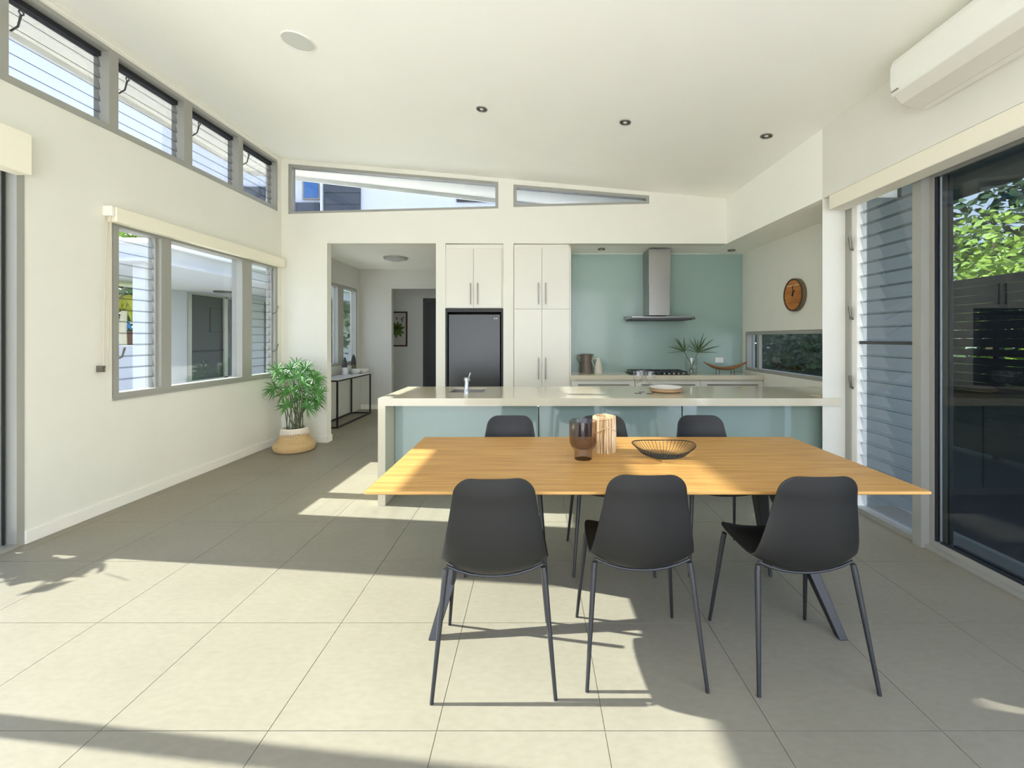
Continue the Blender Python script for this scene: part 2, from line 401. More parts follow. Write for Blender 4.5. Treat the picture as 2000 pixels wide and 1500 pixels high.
# window_1: the wide window on the left wall
w1 = struct_empty('window_1', 'three-bay aluminium window with louvres at both ends on the left wall')
f = MB(Lw); rect_frame(f, 3.66, 5.92, 0.90, 2.36, 0.045, -0.12, 0.004); f.box(-0.13, 0.012, 3.65, 5.93, 0.885, 0.905)
f.build('frame', 'aluminium', w1)
for a, b in ((4.12, 4.23), (5.23, 5.40)): MB(Lw).box(-0.12, 0.002, a, b, 0.94, 2.32).build('mullion', 'aluminium', w1)
MB(Lw).box(-0.075, -0.069, 4.225, 5.235, 0.94, 2.32).build('glass_pane', 'pane_left', w1)
for a, b in ((3.71, 4.12), (5.40, 5.875)):
    blades(w1, Lw, a+0.02, b-0.02, 0.945, 2.315, 0.098, -0.06, 'pane_left')
    for s in (a, b-0.02): MB(Lw).box(-0.085, -0.035, s, s+0.02, 0.945, 2.315).build('louvre_track', 'aluminium', w1)
for s in (3.715, 5.865):
    for z in (1.22, 1.72): MB(Lw).tube([(-0.03, s, z), (0.02, s, z+0.02), (0.045, s, z+0.1)], [0.007, 0.006, 0.008], 8).build('winder_handle', 'handle_metal', w1, smooth=True)

# window_2: clerestory strip on the left wall, louvred bays with a winder lever each
w2 = struct_empty('window_2', 'long clerestory strip of louvred bays high on the left wall')
f = MB(Lw); f.box(-0.12, 0.006, -0.95, 5.92, CL_Z0, CL_Z0+0.05); f.box(-0.12, 0.004, -0.95, 5.92, CL_Z1-0.035, CL_Z1)
f.box(-0.12, 0.004, -0.95, -0.90, CL_Z0+0.05, CL_Z1-0.035); f.box(-0.12, 0.004, 5.90, 5.92, CL_Z0+0.05, CL_Z1-0.035)
f.build('frame', 'aluminium', w2)
MB(Lw).box(-0.12, -0.06, -0.90, 5.90, CL_Z1-0.075, CL_Z1-0.035).build('head_seal', 'dark_seal', w2)
for (a, b), (a2, b2) in zip(CL_BAYS, CL_BAYS[1:]):
    MB(Lw).box(-0.12, 0.005, b, a2, CL_Z0+0.05, CL_Z1-0.035).build('mullion', 'aluminium', w2)
for a, b in CL_BAYS:
    blades(w2, Lw, a, b, CL_Z0+0.05, CL_Z1-0.07, 0.09, -0.075, 'pane_sky', 0.007)
    MB(Lw).tube([(-0.02, a+0.03, 3.44), (0.03, a+0.03, 3.47), (0.05, a+0.03, 3.545)], [0.006, 0.006, 0.007], 8).ring((0.052, a+0.03, 3.56), 0.014, 0.005, 0, 14, 6).build('winder_handle', 'aluminium_dark', w2, smooth=True)
# trim line between clerestory and ceiling
struct(MB(Lw).box(0, 0.012, -0.95, 5.99, 3.775, 3.79).build('trim_1', 'white_trim'))

# window_3 and window_4: sloped clerestory windows in the back wall
Bd = lambda d, s, z: Bw(s, d, z)
for nm, W, h, lab in (('window_3', WA, hA, 'larger tapering clerestory window in the back wall, over the hall opening'), ('window_4', WB, hB, 'smaller wedge-shaped clerestory window in the back wall, over the pantry')):
    w = struct_empty(nm, lab); f = MB(Bd)
    n_ = 0.034
    rect_frame(f, W[0]+0.004, W[1]-0.004, h[2], h[3], n_, 0.01, 0.11)
    f.build('frame', 'aluminium', w)
    g = MB(Bd); a, b = W[0]+n_, W[1]-n_
    g.hexa([(0.07,a,h[2](a)+n_-0.005),(0.076,a,h[2](a)+n_-0.005),(0.076,b,h[2](b)+n_-0.005),(0.07,b,h[2](b)+n_-0.005),(0.07,a,h[3](a)-n_+0.005),(0.076,a,h[3](a)-n_+0.005),(0.076,b,max(h[2](b)+n_, h[3](b)-n_)+0.005),(0.07,b,max(h[2](b)+n_, h[3](b)-n_)+0.005)])
    g.build('glass_pane', 'pane_sky', w)

# window_5: tall louvre bay at the right, next to the sliding doors
Rw = lambda d, s, z: (2.66-d, s, z)                      # d > 0 into the room
w5 = struct_empty('window_5', 'tall louvre window beside the white wall end')
f = MB(Rw); f.box(-0.06, 0.05, 3.70, 3.75, 0.0, 2.568); f.box(-0.06, 0.05, 3.055, 3.70, 0.0, 0.035); f.box(-0.06, 0.05, 3.055, 3.70, 2.52, 2.568)
f.build('frame', 'aluminium', w5)
MB(Rw).box(-0.05, 0.03, 3.64, 3.70, 0.035, 2.52).build('louvre_track', 'white_trim', w5)
MB(Rw).box(-0.05, 0.02, 3.055, 3.085, 0.035, 2.52).build('louvre_track', 'aluminium', w5)
MB(Rw).box(-0.03, 0.01, 3.085, 3.64, 1.35, 1.375).build('transom', 'aluminium_dark', w5)
blades(w5, Rw, 3.085, 3.645, 0.04, 1.35, 0.104, -0.01, 'pane_left', 0.014)
blades(w5, Rw, 3.085, 3.645, 1.375, 2.515, 0.104, -0.01, 'pane_left', 0.014)
for z in (0.98, 1.55, 2.12):
    MB(Rw).tube([(0.02, 3.685, z), (0.05, 3.685, z+0.02), (0.06, 3.685, z+0.11)], [0.009, 0.009, 0.012], 8).build('winder_handle', 'handle_metal', w5, smooth=True)

# window_6: low window between bench and wall end in the kitchen side wall
w6 = struct_empty('window_6', 'low dark window at bench height under the clock')
f = MB(lambda d, s, z: (2.92+d, s, z)); rect_frame(f, 4.25, 6.17, 0.957, 1.485, 0.04, 0.0, 0.09); f.build('frame', 'aluminium', w6)
MB().box(2.985, 2.991, 4.29, 6.13, 0.99, 1.45).build('glass_pane', 'pane_right', w6)
MB().box(2.95, 2.99, 5.86, 5.92, 0.99, 1.45).build('mullion', 'aluminium', w6)

# door_1: left sliding doors
d1 = struct_empty('door_1', 'tall sliding glass door at the left edge')
f = MB(Lw); f.box(-0.14, 0.004, 2.985, 3.03, 0.0, 2.64); f.box(-0.14, 0.004, -1.25, -1.20, 0, 2.64); f.box(-0.14, 0.004, -1.20, 2.985, 2.60, 2.64); f.box(-0.14, 0.012, -1.20, 2.985, -0.02, 0.022)
f.build('frame', 'aluminium', d1)
for k, (a, b) in enumerate(((-1.2, -0.6), (-0.6, 0.6), (0.6, 1.8), (1.8, 2.985))):
    p = MB(Lw); dd = -0.05-0.04*(k % 2)
    q = lambda m_, a0, a1, z0, z1: m_.box(dd-0.015, dd+0.015, a0, a1, z0, z1)
    q(p, a, a+0.045, 0.022, 2.60); q(p, b-0.045, b, 0.022, 2.60); q(p, a+0.045, b-0.045, 0.022, 0.09); q(p, a+0.045, b-0.045, 2.56, 2.60)
    leaf = p.build('sliding_panel', 'aluminium', d1)
    MB(Lw).box(dd-0.003, dd+0.003, a+0.045, b-0.045, 0.09, 2.56).build('glass_pane', 'pane_clear', leaf)
    if k == 3: MB(Lw).box(dd+0.015, dd+0.03, b-0.020, b-0.013, 0.022, 2.55).build('seal_strip', 'dark_seal', leaf)

# door_2: right sliding doors
d2 = struct_empty('door_2', 'dark sliding glass door at the right edge')
f = MB(Rw); f.box(-0.09, 0.075, 2.985, 3.055, 0.0, 2.568); f.box(-0.09, 0.06, -1.25, 2.985, 2.50, 2.568); f.box(-0.09, 0.05, -1.25, 3.055, -0.02, 0.025)
f.build('frame', 'aluminium', d2)
for k, (a, b) in enumerate(((0.72, 2.94), (0.68, 2.985))):
    dd = 0.0-0.045*(1-k); p = MB(Rw); q = lambda a0, a1, z0, z1: p.box(dd-0.02, dd+0.02, a0, a1, z0, z1)
    q(a, a+0.06, 0.025, 2.50); q(b-0.03, b, 0.025, 2.50); q(a+0.06, b-0.03, 0.025, 0.06); q(a+0.06, b-0.03, 2.46, 2.50)
    leaf = p.build('sliding_panel', 'aluminium', d2)
    MB(Rw).box(dd-0.003, dd+0.003, a+0.06, b-0.03, 0.06, 2.46).build('glass_pane', 'pane_right', leaf)
    sl = MB(Rw); sl.box(dd-0.012, dd+0.012, b-0.044, b-0.03, 0.06, 2.46); sl.box(dd-0.012, dd+0.012, a+0.06, b-0.07, 0.06, 0.07)
    sl.build('seal_strip', 'dark_seal', leaf)

# rear_opening: frame of the unseen rear opening, made oversized to let daylight in
f = MB(); f.box(-3.3, -3.25, YR-0.1, YR, 0, 2.9); f.box(2.25, 2.3, YR-0.1, YR, 0, 2.9); f.box(-3.25, 2.25, YR-0.1, YR, 2.85, 2.9)
struct(f.build('rear_opening', 'aluminium'))

# ------------------------------------------------------------------ hall and the room beyond
hz = 2.75
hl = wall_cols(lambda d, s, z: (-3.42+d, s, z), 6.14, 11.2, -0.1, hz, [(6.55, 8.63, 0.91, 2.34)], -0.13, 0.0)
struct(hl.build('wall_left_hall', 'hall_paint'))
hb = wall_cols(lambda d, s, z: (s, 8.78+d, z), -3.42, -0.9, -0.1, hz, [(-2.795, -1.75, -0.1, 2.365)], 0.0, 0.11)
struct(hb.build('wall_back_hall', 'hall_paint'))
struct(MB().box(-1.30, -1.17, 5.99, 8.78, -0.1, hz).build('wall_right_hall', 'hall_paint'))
struct(MB().box(-3.56, -0.9, 6.08, 11.2, hz, hz+0.2).build('ceiling_hall', 'ceiling_paint'))
struct(MB().box(-3.56, -0.9, 10.6, 10.72, -0.1, hz).build('wall_back_room', 'far_room_paint'))
struct(MB().box(-1.02, -0.9, 8.89, 10.6, -0.1, hz).build('wall_right_room', 'far_room_paint'))
struct(MB().box(-3.40, -2.80, 8.765, 8.78, 0, 0.09).build('baseboard_hall', 'white_trim'))
w7 = struct_empty('window_7', 'hall window above the console table')
f = MB(lambda d, s, z: (-3.42+d, s, z)); rect_frame(f, 6.56, 8.62, 0.915, 2.335, 0.045, -0.1, 0.004); f.build('frame', 'aluminium', w7)
MB(lambda d, s, z: (-3.42+d, s, z)).box(-0.1, 0.0, 7.80, 8.02, 0.96, 2.29).build('mullion', 'aluminium', w7)
for a, b in ((6.605, 7.80), (8.02, 8.575)): MB().box(-3.48, -3.474, a, b, 0.96, 2.29).build('glass_pane', 'pane_left', w7)
d4 = struct_empty('door_4', 'dark grey door in the room beyond the hall')
MB().box(-2.63, -1.75, 10.585, 10.60, 0, 2.34).build('frame', 'grey_door', d4)
MB().box(-2.55, -1.80, 10.56, 10.585, 0.01, 2.25).build('panel', 'aluminium_dark', d4)
MB().box(-2.30, -2.28, 10.50, 10.56, 1.02, 1.12).build('handle', 'handle_metal', d4)
tr = MB(); tr.box(-2.85, -2.795, 8.77, 8.78, 0, 2.42); tr.box(-2.795, -1.75, 8.77, 8.78, 2.365, 2.42)
struct(tr.build('trim_2', 'hall_paint'))

# ------------------------------------------------------------------ outside: ground, eaves, neighbouring wings
struct(MB().box(-40, 40, -30, 60, -0.4, -0.16).build('ground', 'grass'))
struct(MB().box(-10.9, -3.68, -20, 16, -0.16, -0.05).build('ground_terrace', 'paving'))
struct(MB().box(-3.68, 16, -20, YR, -0.16, -0.05).box(2.76, 16, YR, 2.3, -0.16, -0.05).build('ground_rear_bounce', 'paving'))  # unseen pale paving, added to bounce sunlight up to the ceiling
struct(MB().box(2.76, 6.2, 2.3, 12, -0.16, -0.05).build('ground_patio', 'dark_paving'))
pr = MB(); pr.box(2.76, 4.2, 2.3, 9, 2.80, 2.95); pr.box(4.2, 4.23, 2.3, 9, 2.78, 3.0)
struct(pr.build('ceiling_patio', 'patio_grey'), 'grey patio roof outside the dark sliding door')
struct(MB().box(2.735, 3.23, 3.72, 3.95, -0.16, 2.568).box(3.06, 3.23, 3.72, 3.95, 2.568, 2.80).build('wall_outside_grey', 'render_grey'))
struct(MB().box(-0.9, 3.1, 6.2, 11.2, 2.75, 2.95).build('roof_kitchen', 'roof_white'))

wing = thing('patio_wing', 'white courtyard wing with dark sliding door, column and flat roof seen through the wide window', 'building', (-9.0, 11.0, -0.05))
wg = lambda: MB(lambda x, y, z: (x+9.0, y-11.0, z+0.05))
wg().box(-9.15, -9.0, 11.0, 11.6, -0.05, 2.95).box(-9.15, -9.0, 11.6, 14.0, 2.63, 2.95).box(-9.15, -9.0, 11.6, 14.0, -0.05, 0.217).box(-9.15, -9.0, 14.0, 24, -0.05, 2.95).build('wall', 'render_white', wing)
r_ = wg(); r_.box(-9.6, -6.05, 7.0, 24, 2.62, 2.92); r_.box(-9.6, -6.0, 6.95, 24, 2.60, 2.66)
r_.build('roof', 'render_white', wing)
wg().box(-9.65, -5.95, 6.9, 24, 2.88, 2.95).build('gutter', 'roof_white', wing)
wg().box(-6.42, -6.22, 7.15, 7.35, -0.05, 2.62).build('column', 'render_white', wing)
df = wg(); df.box(-9.02, -8.97, 11.6, 11.72, 0.217, 2.63); df.box(-9.02, -8.97, 12.95, 13.1, 0.217, 2.63); df.box(-9.02, -8.97, 13.9, 14.0, 0.217, 2.63); df.box(-9.02, -8.97, 11.72, 13.9, 2.55, 2.63); df.box(-9.02, -8.97, 11.72, 13.9, 0.217, 0.28)
dr = df.build('sliding_door', 'aluminium', wing)
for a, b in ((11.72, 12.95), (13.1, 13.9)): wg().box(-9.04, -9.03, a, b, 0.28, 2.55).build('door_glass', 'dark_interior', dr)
wg().box(-9.02, -8.99, 11.72, 12.95, 1.03, 1.06).build('rail', 'dark_seal', dr)
for y, dy in ((12.45, 0.55), (13.2, 0.45)):
    fr_ = wg(); fr_.box(-9.03, -9.02, y, y+dy, 1.55, 1.58).box(-9.03, -9.02, y, y+dy, 2.22, 2.25).box(-9.03, -9.02, y, y+0.04, 1.58, 2.22).box(-9.03, -9.02, y+dy-0.04, y+dy, 1.58, 2.22)
    fr_.build('picture_frame', 'niche_black', dr)
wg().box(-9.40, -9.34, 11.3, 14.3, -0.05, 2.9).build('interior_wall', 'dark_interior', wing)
wg().lathe([(0.0, 2.60), (0.22, 2.60), (0.2, 2.57), (0.0, 2.565)], (-8.0, 11.5, 0), 20).build('ceiling_lamp', 'downlight_dark', wing)
ym = wg(); ym.box(-9.02, -8.98, 14.9, 17.5, 0.1, 2.63); ym.build('shutter', 'clad_grey', wing)

up = thing('upper_storey', 'white upper storey with grey panel and small windows seen through the clerestory', 'building', (-2.0, 9.5, 2.95))
ug = lambda: MB(lambda x, y, z: (x+2.0, y-9.5, z-2.95))
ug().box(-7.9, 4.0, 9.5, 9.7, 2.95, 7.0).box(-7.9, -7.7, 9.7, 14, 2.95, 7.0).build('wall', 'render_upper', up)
ug().box(-8.0, 4.2, 9.1, 14, 6.4, 6.6).build('roof', 'roof_white', up)
for k in range(9): ug().box(-4.43, -3.68, 9.43+0.004*(k % 2), 9.5, 3.0+k*0.245, 3.0+k*0.245+0.235).build('slat', 'clad_grey', up)
ug().box(-4.50, -4.45, 9.40, 9.5, 2.95, 6.4).build('post', 'render_upper', up)
bl = ug().box(-4.90, -4.52, 9.45, 9.5, 4.33, 5.2).build('window', 'aluminium', up); ug().box(-4.86, -4.56, 9.44, 9.45, 4.36, 5.16).build('pane', 'sky_pane', bl)
bw = ug().box(-1.64, -0.80, 9.45, 9.5, 4.28, 5.0).build('window', 'aluminium_dark', up); ug().box(-1.58, -0.86, 9.44, 9.45, 4.33, 4.95).build('pane', 'sky_pane', bw)
ug().box(-5.25, -4.52, 9.40, 9.5, 2.95, 4.25).build('balcony_panel', 'clad_grey', up)
for k in range(8): ug().box(-7.35, -5.35, 9.42+0.004*(k % 2), 9.5, 3.0+k*0.2, 3.0+k*0.2+0.19).build('cladding_board', 'clad_grey', up)

# ------------------------------------------------------------------ kitchen cabinets, fridge, bench
def bar_v(mb, x, y, z0, z1): return mb.box(x-0.006, x+0.006, y-0.034, y-0.022, z0, z1).box(x-0.005, x+0.005, y-0.022, y, z0+0.02, z0+0.032).box(x-0.005, x+0.005, y-0.022, y, z1-0.032, z1-0.02)
FY = 5.845
fc = thing('cabinet', 'white gloss two-door cabinet above the fridge', 'cabinet', (-0.78, FY, 1.79))
fl = lambda: MB(lambda x, y, z: (x+0.78, y-FY, z-1.79))
fl().box(-1.16, -0.405, FY+0.02, FY+0.40, 1.79, 2.575).build('carcass', 'cabinet_gloss', fc)
fl().box(-1.16, -0.405, FY+0.035, FY+0.06, 2.575, 2.629).build('top_filler', 'wall_paint', fc)
for a, b, hx in ((-1.145, -0.793, -0.827), (-0.789, -0.425, -0.735)):
    dd = fl().box(a, b, FY, FY+0.02, 1.797, 2.566).build('door', 'cabinet_gloss', fc, bevel=0.002)
    bar_v(fl(), hx, FY, 1.835, 2.115).build('handle', 'handle_metal', dd)
PY = 5.80
pc = thing('pantry', 'tall white gloss pantry with four doors between fridge and splashback', 'cabinet', (0.1, PY, 0))
pl = lambda: MB(lambda x, y, z: (x-0.1, y-PY, z))
pl().box(-0.262, 0.475, PY+0.02, PY+0.45, 0.0, 2.575).build('carcass', 'cabinet_gloss', pc)
pl().box(-0.262, 0.455, PY+0.03, PY+0.06, 2.575, 2.617).build('top_filler', 'wall_paint', pc)
pl().box(0.462, 0.478, PY, PY+0.02, 0.0, 2.575).build('end_panel', 'cabinet_gloss', pc)
for z0, z1, h0 in ((0.1, 1.774, 0.865), (1.778, 2.568, 1.835)):
    for a, b, hx in ((-0.255, 0.100, 0.058), (0.104, 0.460, 0.150)):
        dd = pl().box(a, b, PY, PY+0.02, z0, z1).build('door', 'cabinet_gloss', pc, bevel=0.002)
        bar_v(pl(), hx, PY, h0, h0+0.28).build('handle', 'handle_metal', dd)
# black niche round the fridge
nb = MB(); nb.box(-1.163, -1.135, 5.86, 6.3, 0, 1.79); nb.box(-0.43, -0.40, 5.86, 6.3, 0, 1.79); nb.box(-1.135, -0.43, 5.86, 6.3, 1.74, 1.79); nb.box(-1.163, -0.40, 6.25, 6.3, 0, 1.74)
struct(nb.build('wall_fridge_niche', 'niche_black'), 'black-lined fridge niche')
fr = thing('fridge', 'grey steel fridge in the black-lined niche', 'fridge', (-0.783, 5.90, 0))
rl = lambda: MB(lambda x, y, z: (x+0.783, y-5.90, z))
rl().box(-1.12, -0.446, 5.925, 6.24, 0.02, 1.70).build('body', 'aluminium_dark', fr)
rl().box(-1.122, -0.444, 5.865, 5.922, 0.72, 1.71).build('fridge_door', 'fridge_steel', fr, bevel=0.006)
rl().box(-1.122, -0.444, 5.865, 5.922, 0.06, 0.71).build('freezer_drawer', 'fridge_steel', fr, bevel=0.006)
bd2 = MB()
for dx, w, h in ((0.266, 0.013, 0.014), (0.283, 0.008, 0.010), (0.297, 0.011, 0.016)): bd2.box(dx-w/2, dx+w/2, -0.0375, -0.035, 1.655-h/2, 1.655+h/2)
bd2.build('badge', 'badge', fr)
# bench: splashback, worktop, drawers
BYF = 5.66
sb = MB().box(0.478, 2.918, 6.255, 6.268, 0.926, 2.572).build('splashback', 'splash_glass'); tag(sb, 'grey-green glass splashback behind the cooktop', 'splashback')
bt = MB().box(0.478, 2.915, BYF, 6.255, 0.868, 0.926).build('benchtop', 'worktop_stone', bevel=0.003); tag(bt, 'cream stone benchtop along the splashback', 'benchtop')
for k, (a, b, lb) in enumerate(((0.482, 1.282, 'white drawer unit next to the pantry'), (1.286, 2.116, 'white drawer unit under the cooktop'), (2.120, 2.915, 'white drawer unit next to the low window'))):
    du = thing('drawer_unit', lb, 'cabinet', ((a+b)/2, BYF+0.03, 0), group='bench drawer units')
    cx = (a+b)/2; dl = lambda: MB(lambda x, y, z: (x-cx, y-BYF-0.03, z))
    dl().box(a, b, BYF+0.05, 6.25, 0.1, 0.866).build('carcass', 'cabinet_gloss', du)
    dl().box(a, b, BYF+0.1, 6.25, 0.0, 0.1).build('plinth', 'white_trim', du)
    for z0, z1 in ((0.66, 0.845), (0.39, 0.655), (0.105, 0.385)):
        q = dl().box(a+0.002, b-0.002, BYF+0.03, BYF+0.05, z0, z1).build('drawer', 'cabinet_gloss', du)
        dl().box(a+0.075, b-0.075, BYF-0.002, BYF+0.01, z1-0.045, z1-0.034).box(a+0.12, a+0.13, BYF+0.01, BYF+0.03, z1-0.044, z1-0.035).box(b-0.13, b-0.12, BYF+0.01, BYF+0.03, z1-0.044, z1-0.035).build('handle', 'handle_metal', q)
# range hood
hd = thing('range_hood', 'stainless steel chimney range hood on the splashback', 'range hood', (1.665, 6.25, 1.6))
hl_ = lambda: MB(lambda x, y, z: (x-1.665, y-6.25, z-1.6))
hl_().box(1.528, 1.80, 5.93, 6.25, 1.70, 2.12).build('chimney', 'steel', hd)
hl_().box(1.522, 1.806, 5.924, 6.25, 2.12, 2.58).build('chimney_sleeve', 'steel', hd)
c = hl_(); c.hexa([(1.256,5.74,1.65),(2.07,5.74,1.65),(2.07,6.25,1.65),(1.256,6.25,1.65),(1.256,5.74,1.675),(2.07,5.74,1.675),(2.07,6.25,1.70),(1.256,6.25,1.70)])
c.build('canopy', 'steel', hd); hl_().box(1.256, 2.07, 5.737, 5.75, 1.638, 1.662).build('control_strip', 'aluminium_dark', hd)
hl_().box(1.28, 2.04, 5.76, 6.22, 1.632, 1.65).build('filter', 'niche_black', hd)
# cooktop
ct = thing('cooktop', 'black gas cooktop with cast trivets below the range hood', 'cooktop', (1.62, 5.92, 0.926))
MB().box(-0.37, 0.37, -0.22, 0.22, 0.0, 0.008).build('glass_plate', 'niche_black', ct)
for gx in (-0.24, 0.0, 0.24):
    t = MB()
    for yy in (-0.18, 0.0, 0.18): t.box(gx-0.11, gx+0.11, yy-0.006, yy+0.006, 0.034, 0.046)
    for xx in (-0.1, -0.03, 0.04, 0.1): t.box(gx+xx-0.006, gx+xx+0.006, -0.18, 0.18, 0.032, 0.044)
    for xx in (-0.1, 0.1):
        for yy in (-0.18, 0.18): t.box(gx+xx-0.006, gx+xx+0.006, yy-0.006, yy+0.006, 0.006, 0.036)
    t.build('trivet', 'black_metal', ct)
    for yy in (-0.1, 0.1): MB().lathe([(0.0, 0.008), (0.04, 0.008), (0.036, 0.024), (0.0, 0.026)], (gx, yy, 0), 16).build('burner', 'aluminium_dark', ct, smooth=True)
for k in range(5): MB().lathe([(0.0, 0.008), (0.016, 0.008), (0.014, 0.03), (0.0, 0.031)], (0.05+0.06*k, -0.2, 0), 12).build('knob', 'handle_metal', ct, smooth=True)
# items on the bench
jg = thing('jug', 'tall brown ceramic jug standing against the splashback', 'jug', (0.715, 6.12, 0.926))
MB().lathe([(0.0,0),(0.083,0),(0.085,0.02),(0.078,0.12),(0.072,0.19),(0.07,0.22),(0.076,0.25),(0.07,0.25),(0.062,0.2),(0.06,0.05),(0,0.045)], n=28).build('body', 'jug_brown', jg, smooth=True)
MB().tube([(-0.068,0,0.235),(-0.11,0,0.23),(-0.118,0,0.18),(-0.078,0,0.12)], 0.008, 8).build('handle', 'jug_brown', jg, smooth=True)
MB().prism([(0.06,-0.03),(0.06,0.03),(0.1,0.0)], lambda p, e: (p[0]-(0.03 if e == 0 else 0), p[1]*(0.5 if e == 0 else 1), 0.20+0.052*e)).build('spout', 'jug_brown', jg)
jc = thing('jug', 'small cream ceramic jug with a looped handle beside the brown jug', 'jug', (0.865, 6.0, 0.926))
MB().lathe([(0.0,0),(0.056,0),(0.058,0.015),(0.055,0.06),(0.042,0.13),(0.024,0.185),(0.026,0.205),(0.02,0.205),(0.018,0.185),(0.03,0.1),(0,0.09)], n=24).build('body', 'jug_cream', jc, smooth=True)
MB().tube([(-0.022,0,0.19),(-0.07,0,0.2),(-0.09,0,0.165),(-0.052,0,0.075)], 0.005, 8).build('handle', 'jug_cream', jc, smooth=True)
gv = thing('glass_vase', 'clear glass vase holding two leafy sprigs', 'vase', (2.105, 5.98, 0.926))
MB().lathe([(0.0,0),(0.075,0),(0.078,0.01),(0.08,0.21),(0.0765,0.21),(0.0745,0.014),(0,0.013)], n=28).build('body', 'drinkware', gv, smooth=True)
def sprig(name, label, base, hub, angs):
    t = thing(name, label, 'leaf sprig', base, group='leafy sprigs in the glass vase')
    h = Vector(hub)-Vector(base)
    MB().tube([(0,0,0), h*0.5+Vector((0.01,0,0)), h], [0.008, 0.006, 0.005], 8).build('stem', 'palm_stem', t, smooth=True)
    for a, L, w, dy in angs:
        d = Vector((math.cos(a), dy, math.sin(a))).normalized(); s = Vector((-math.sin(a), 0, math.cos(a)))
        mb = MB(); n = 7; vs = []
        for i in range(n):
            u = i/(n-1); ww = w*math.sin(PI*min(1, 0.12+u*0.88))**0.7*(1-0.55*u)
            c = h+d*(L*u)-Vector((0,0,0.03*u*u))
            vs += [c+s*ww-Vector((0,0.003,0)), c+Vector((0,-0.004,0)), c-s*ww-Vector((0,0.003,0))]
        fs = []
        for i in range(n-1): fs += [(3*i, 3*i+1, 3*i+4, 3*i+3), (3*i+1, 3*i+2, 3*i+5, 3*i+4)]
        mb.add(vs, fs).build('leaf', 'leaf_dark', t, smooth=True)
R = math.radians
sprig('leaf_sprig', 'sprig leaning toward the range hood, its leaves fanned over the cooktop', (2.135, 5.98, 0.942), (2.012, 5.98, 1.215),
      [(R(178),0.24,0.007,0.1),(R(156),0.26,0.011,-0.1),(R(140),0.2,0.009,0.3),(R(124),0.27,0.016,-0.15),(R(112),0.24,0.012,0.2),(R(92),0.24,0.011,0),(R(76),0.16,0.007,0.3),(R(60),0.16,0.006,-0.2),(R(100),0.2,0.009,-0.4)])
sprig('leaf_sprig', 'sprig leaning toward the low window, its leaves fanned over the wooden boat bowl', (2.075, 5.985, 0.942), (2.188, 5.98, 1.205),
      [(R(4),0.31,0.008,0.1),(R(22),0.33,0.014,-0.1),(R(48),0.3,0.014,-0.2),(R(62),0.28,0.014,0.1),(R(76),0.32,0.012,-0.1),(R(84),0.22,0.01,0.3),(R(102),0.25,0.011,0),(R(120),0.26,0.01,-0.1),(R(135),0.2,0.007,0.2),(R(162),0.2,0.006,0.1)])
bb = thing('boat_bowl', 'long wooden boat-shaped bowl raised on thin metal legs', 'bowl', (2.545, 5.95, 0.926))
mb = MB(); n = 24; k = 8; vs = []; fs = []
for side in (0, 1):
    for i in range(n+1):
        u = -1+2*i/n; w = 0.075*(1-abs(u)**2.2)**0.8+0.008; zc = 0.085+0.075*abs(u)**2
        for j in range(k+1):
            a = PI*j/k; r = w-(0.006 if side else 0)
            vs.append((0.29*u, -r*math.cos(a), zc-(0.035*(1-abs(u)**3)+0.006-(0.006 if side else 0))*math.sin(a)+(0.0 if not side else 0.0)))
S_ = (n+1)*(k+1)
for sd in (0, 1):
    for i in range(n):
        for j in range(k): fs.append(tuple(sd*S_+q for q in (i*(k+1)+j, i*(k+1)+j+1, (i+1)*(k+1)+j+1, (i+1)*(k+1)+j)))
for i in range(n):
    for j in (0, k): fs.append((i*(k+1)+j, (i+1)*(k+1)+j, S_+(i+1)*(k+1)+j, S_+i*(k+1)+j))
mb.add(vs, fs).build('bowl', 'bowl_wood', bb, smooth=True)
for sx in (-0.09, 0.09):
    for sy in (-0.045, 0.045): MB().tube([(sx*1.15, sy*1.1, 0), (sx, sy, 0.07)], 0.004, 6).build('leg', 'black_metal', bb, smooth=True)
sk = thing('power_socket', 'white double power socket on the splashback behind the boat bowl', 'socket', (2.59, 6.255, 1.09))
MB().box(-0.058, 0.058, -0.01, 0.0, -0.037, 0.037).build('plate', 'socket_white', sk, bevel=0.002)
for x in (-0.03, 0.03): MB().box(x-0.006, x+0.006, -0.014, -0.01, 0.012, 0.028).build('switch', 'white_trim', sk)
# clock on the kitchen side wall
ck = thing('wall_clock', 'round wooden wall clock with a dark rim above the low window', 'clock', (2.92, 4.96, 1.877))
cx_ = lambda: MB(lambda x, y, z: (-z, x, y))
cx_().lathe([(0.0,0.0),(0.178,0.0),(0.182,0.004),(0.182,0.046),(0.0,0.046)], n=48).build('case', 'clock_case', ck, smooth=True)
cx_().lathe([(0.162,0.046),(0.182,0.046),(0.181,0.053),(0.164,0.053),(0.162,0.046)], n=48, cap=False).build('rim', 'picture_frame', ck, smooth=True)
cx_().lathe([(0.0,0.046),(0.163,0.046),(0.163,0.048),(0.0,0.048)], n=48).build('dial', 'clock_wood', ck, smooth=True)
MB().box(-0.050, -0.048, -0.118, 0.118, 0.098, 0.110).build('inlay_strip', 'drift_wood', ck)
MB().box(-0.053, -0.051, -0.006, 0.006, -0.02, 0.098).build('minute_hand', 'niche_black', ck)
hh = MB().box(-0.056, -0.054, -0.006, 0.006, -0.012, 0.064).build('hour_hand', 'niche_black', ck); hh.rotation_euler = (R(38), 0, 0)
cx_().lathe([(0,0.048),(0.01,0.048),(0.01,0.058),(0,0.058)], n=12).build('hub', 'niche_black', ck)

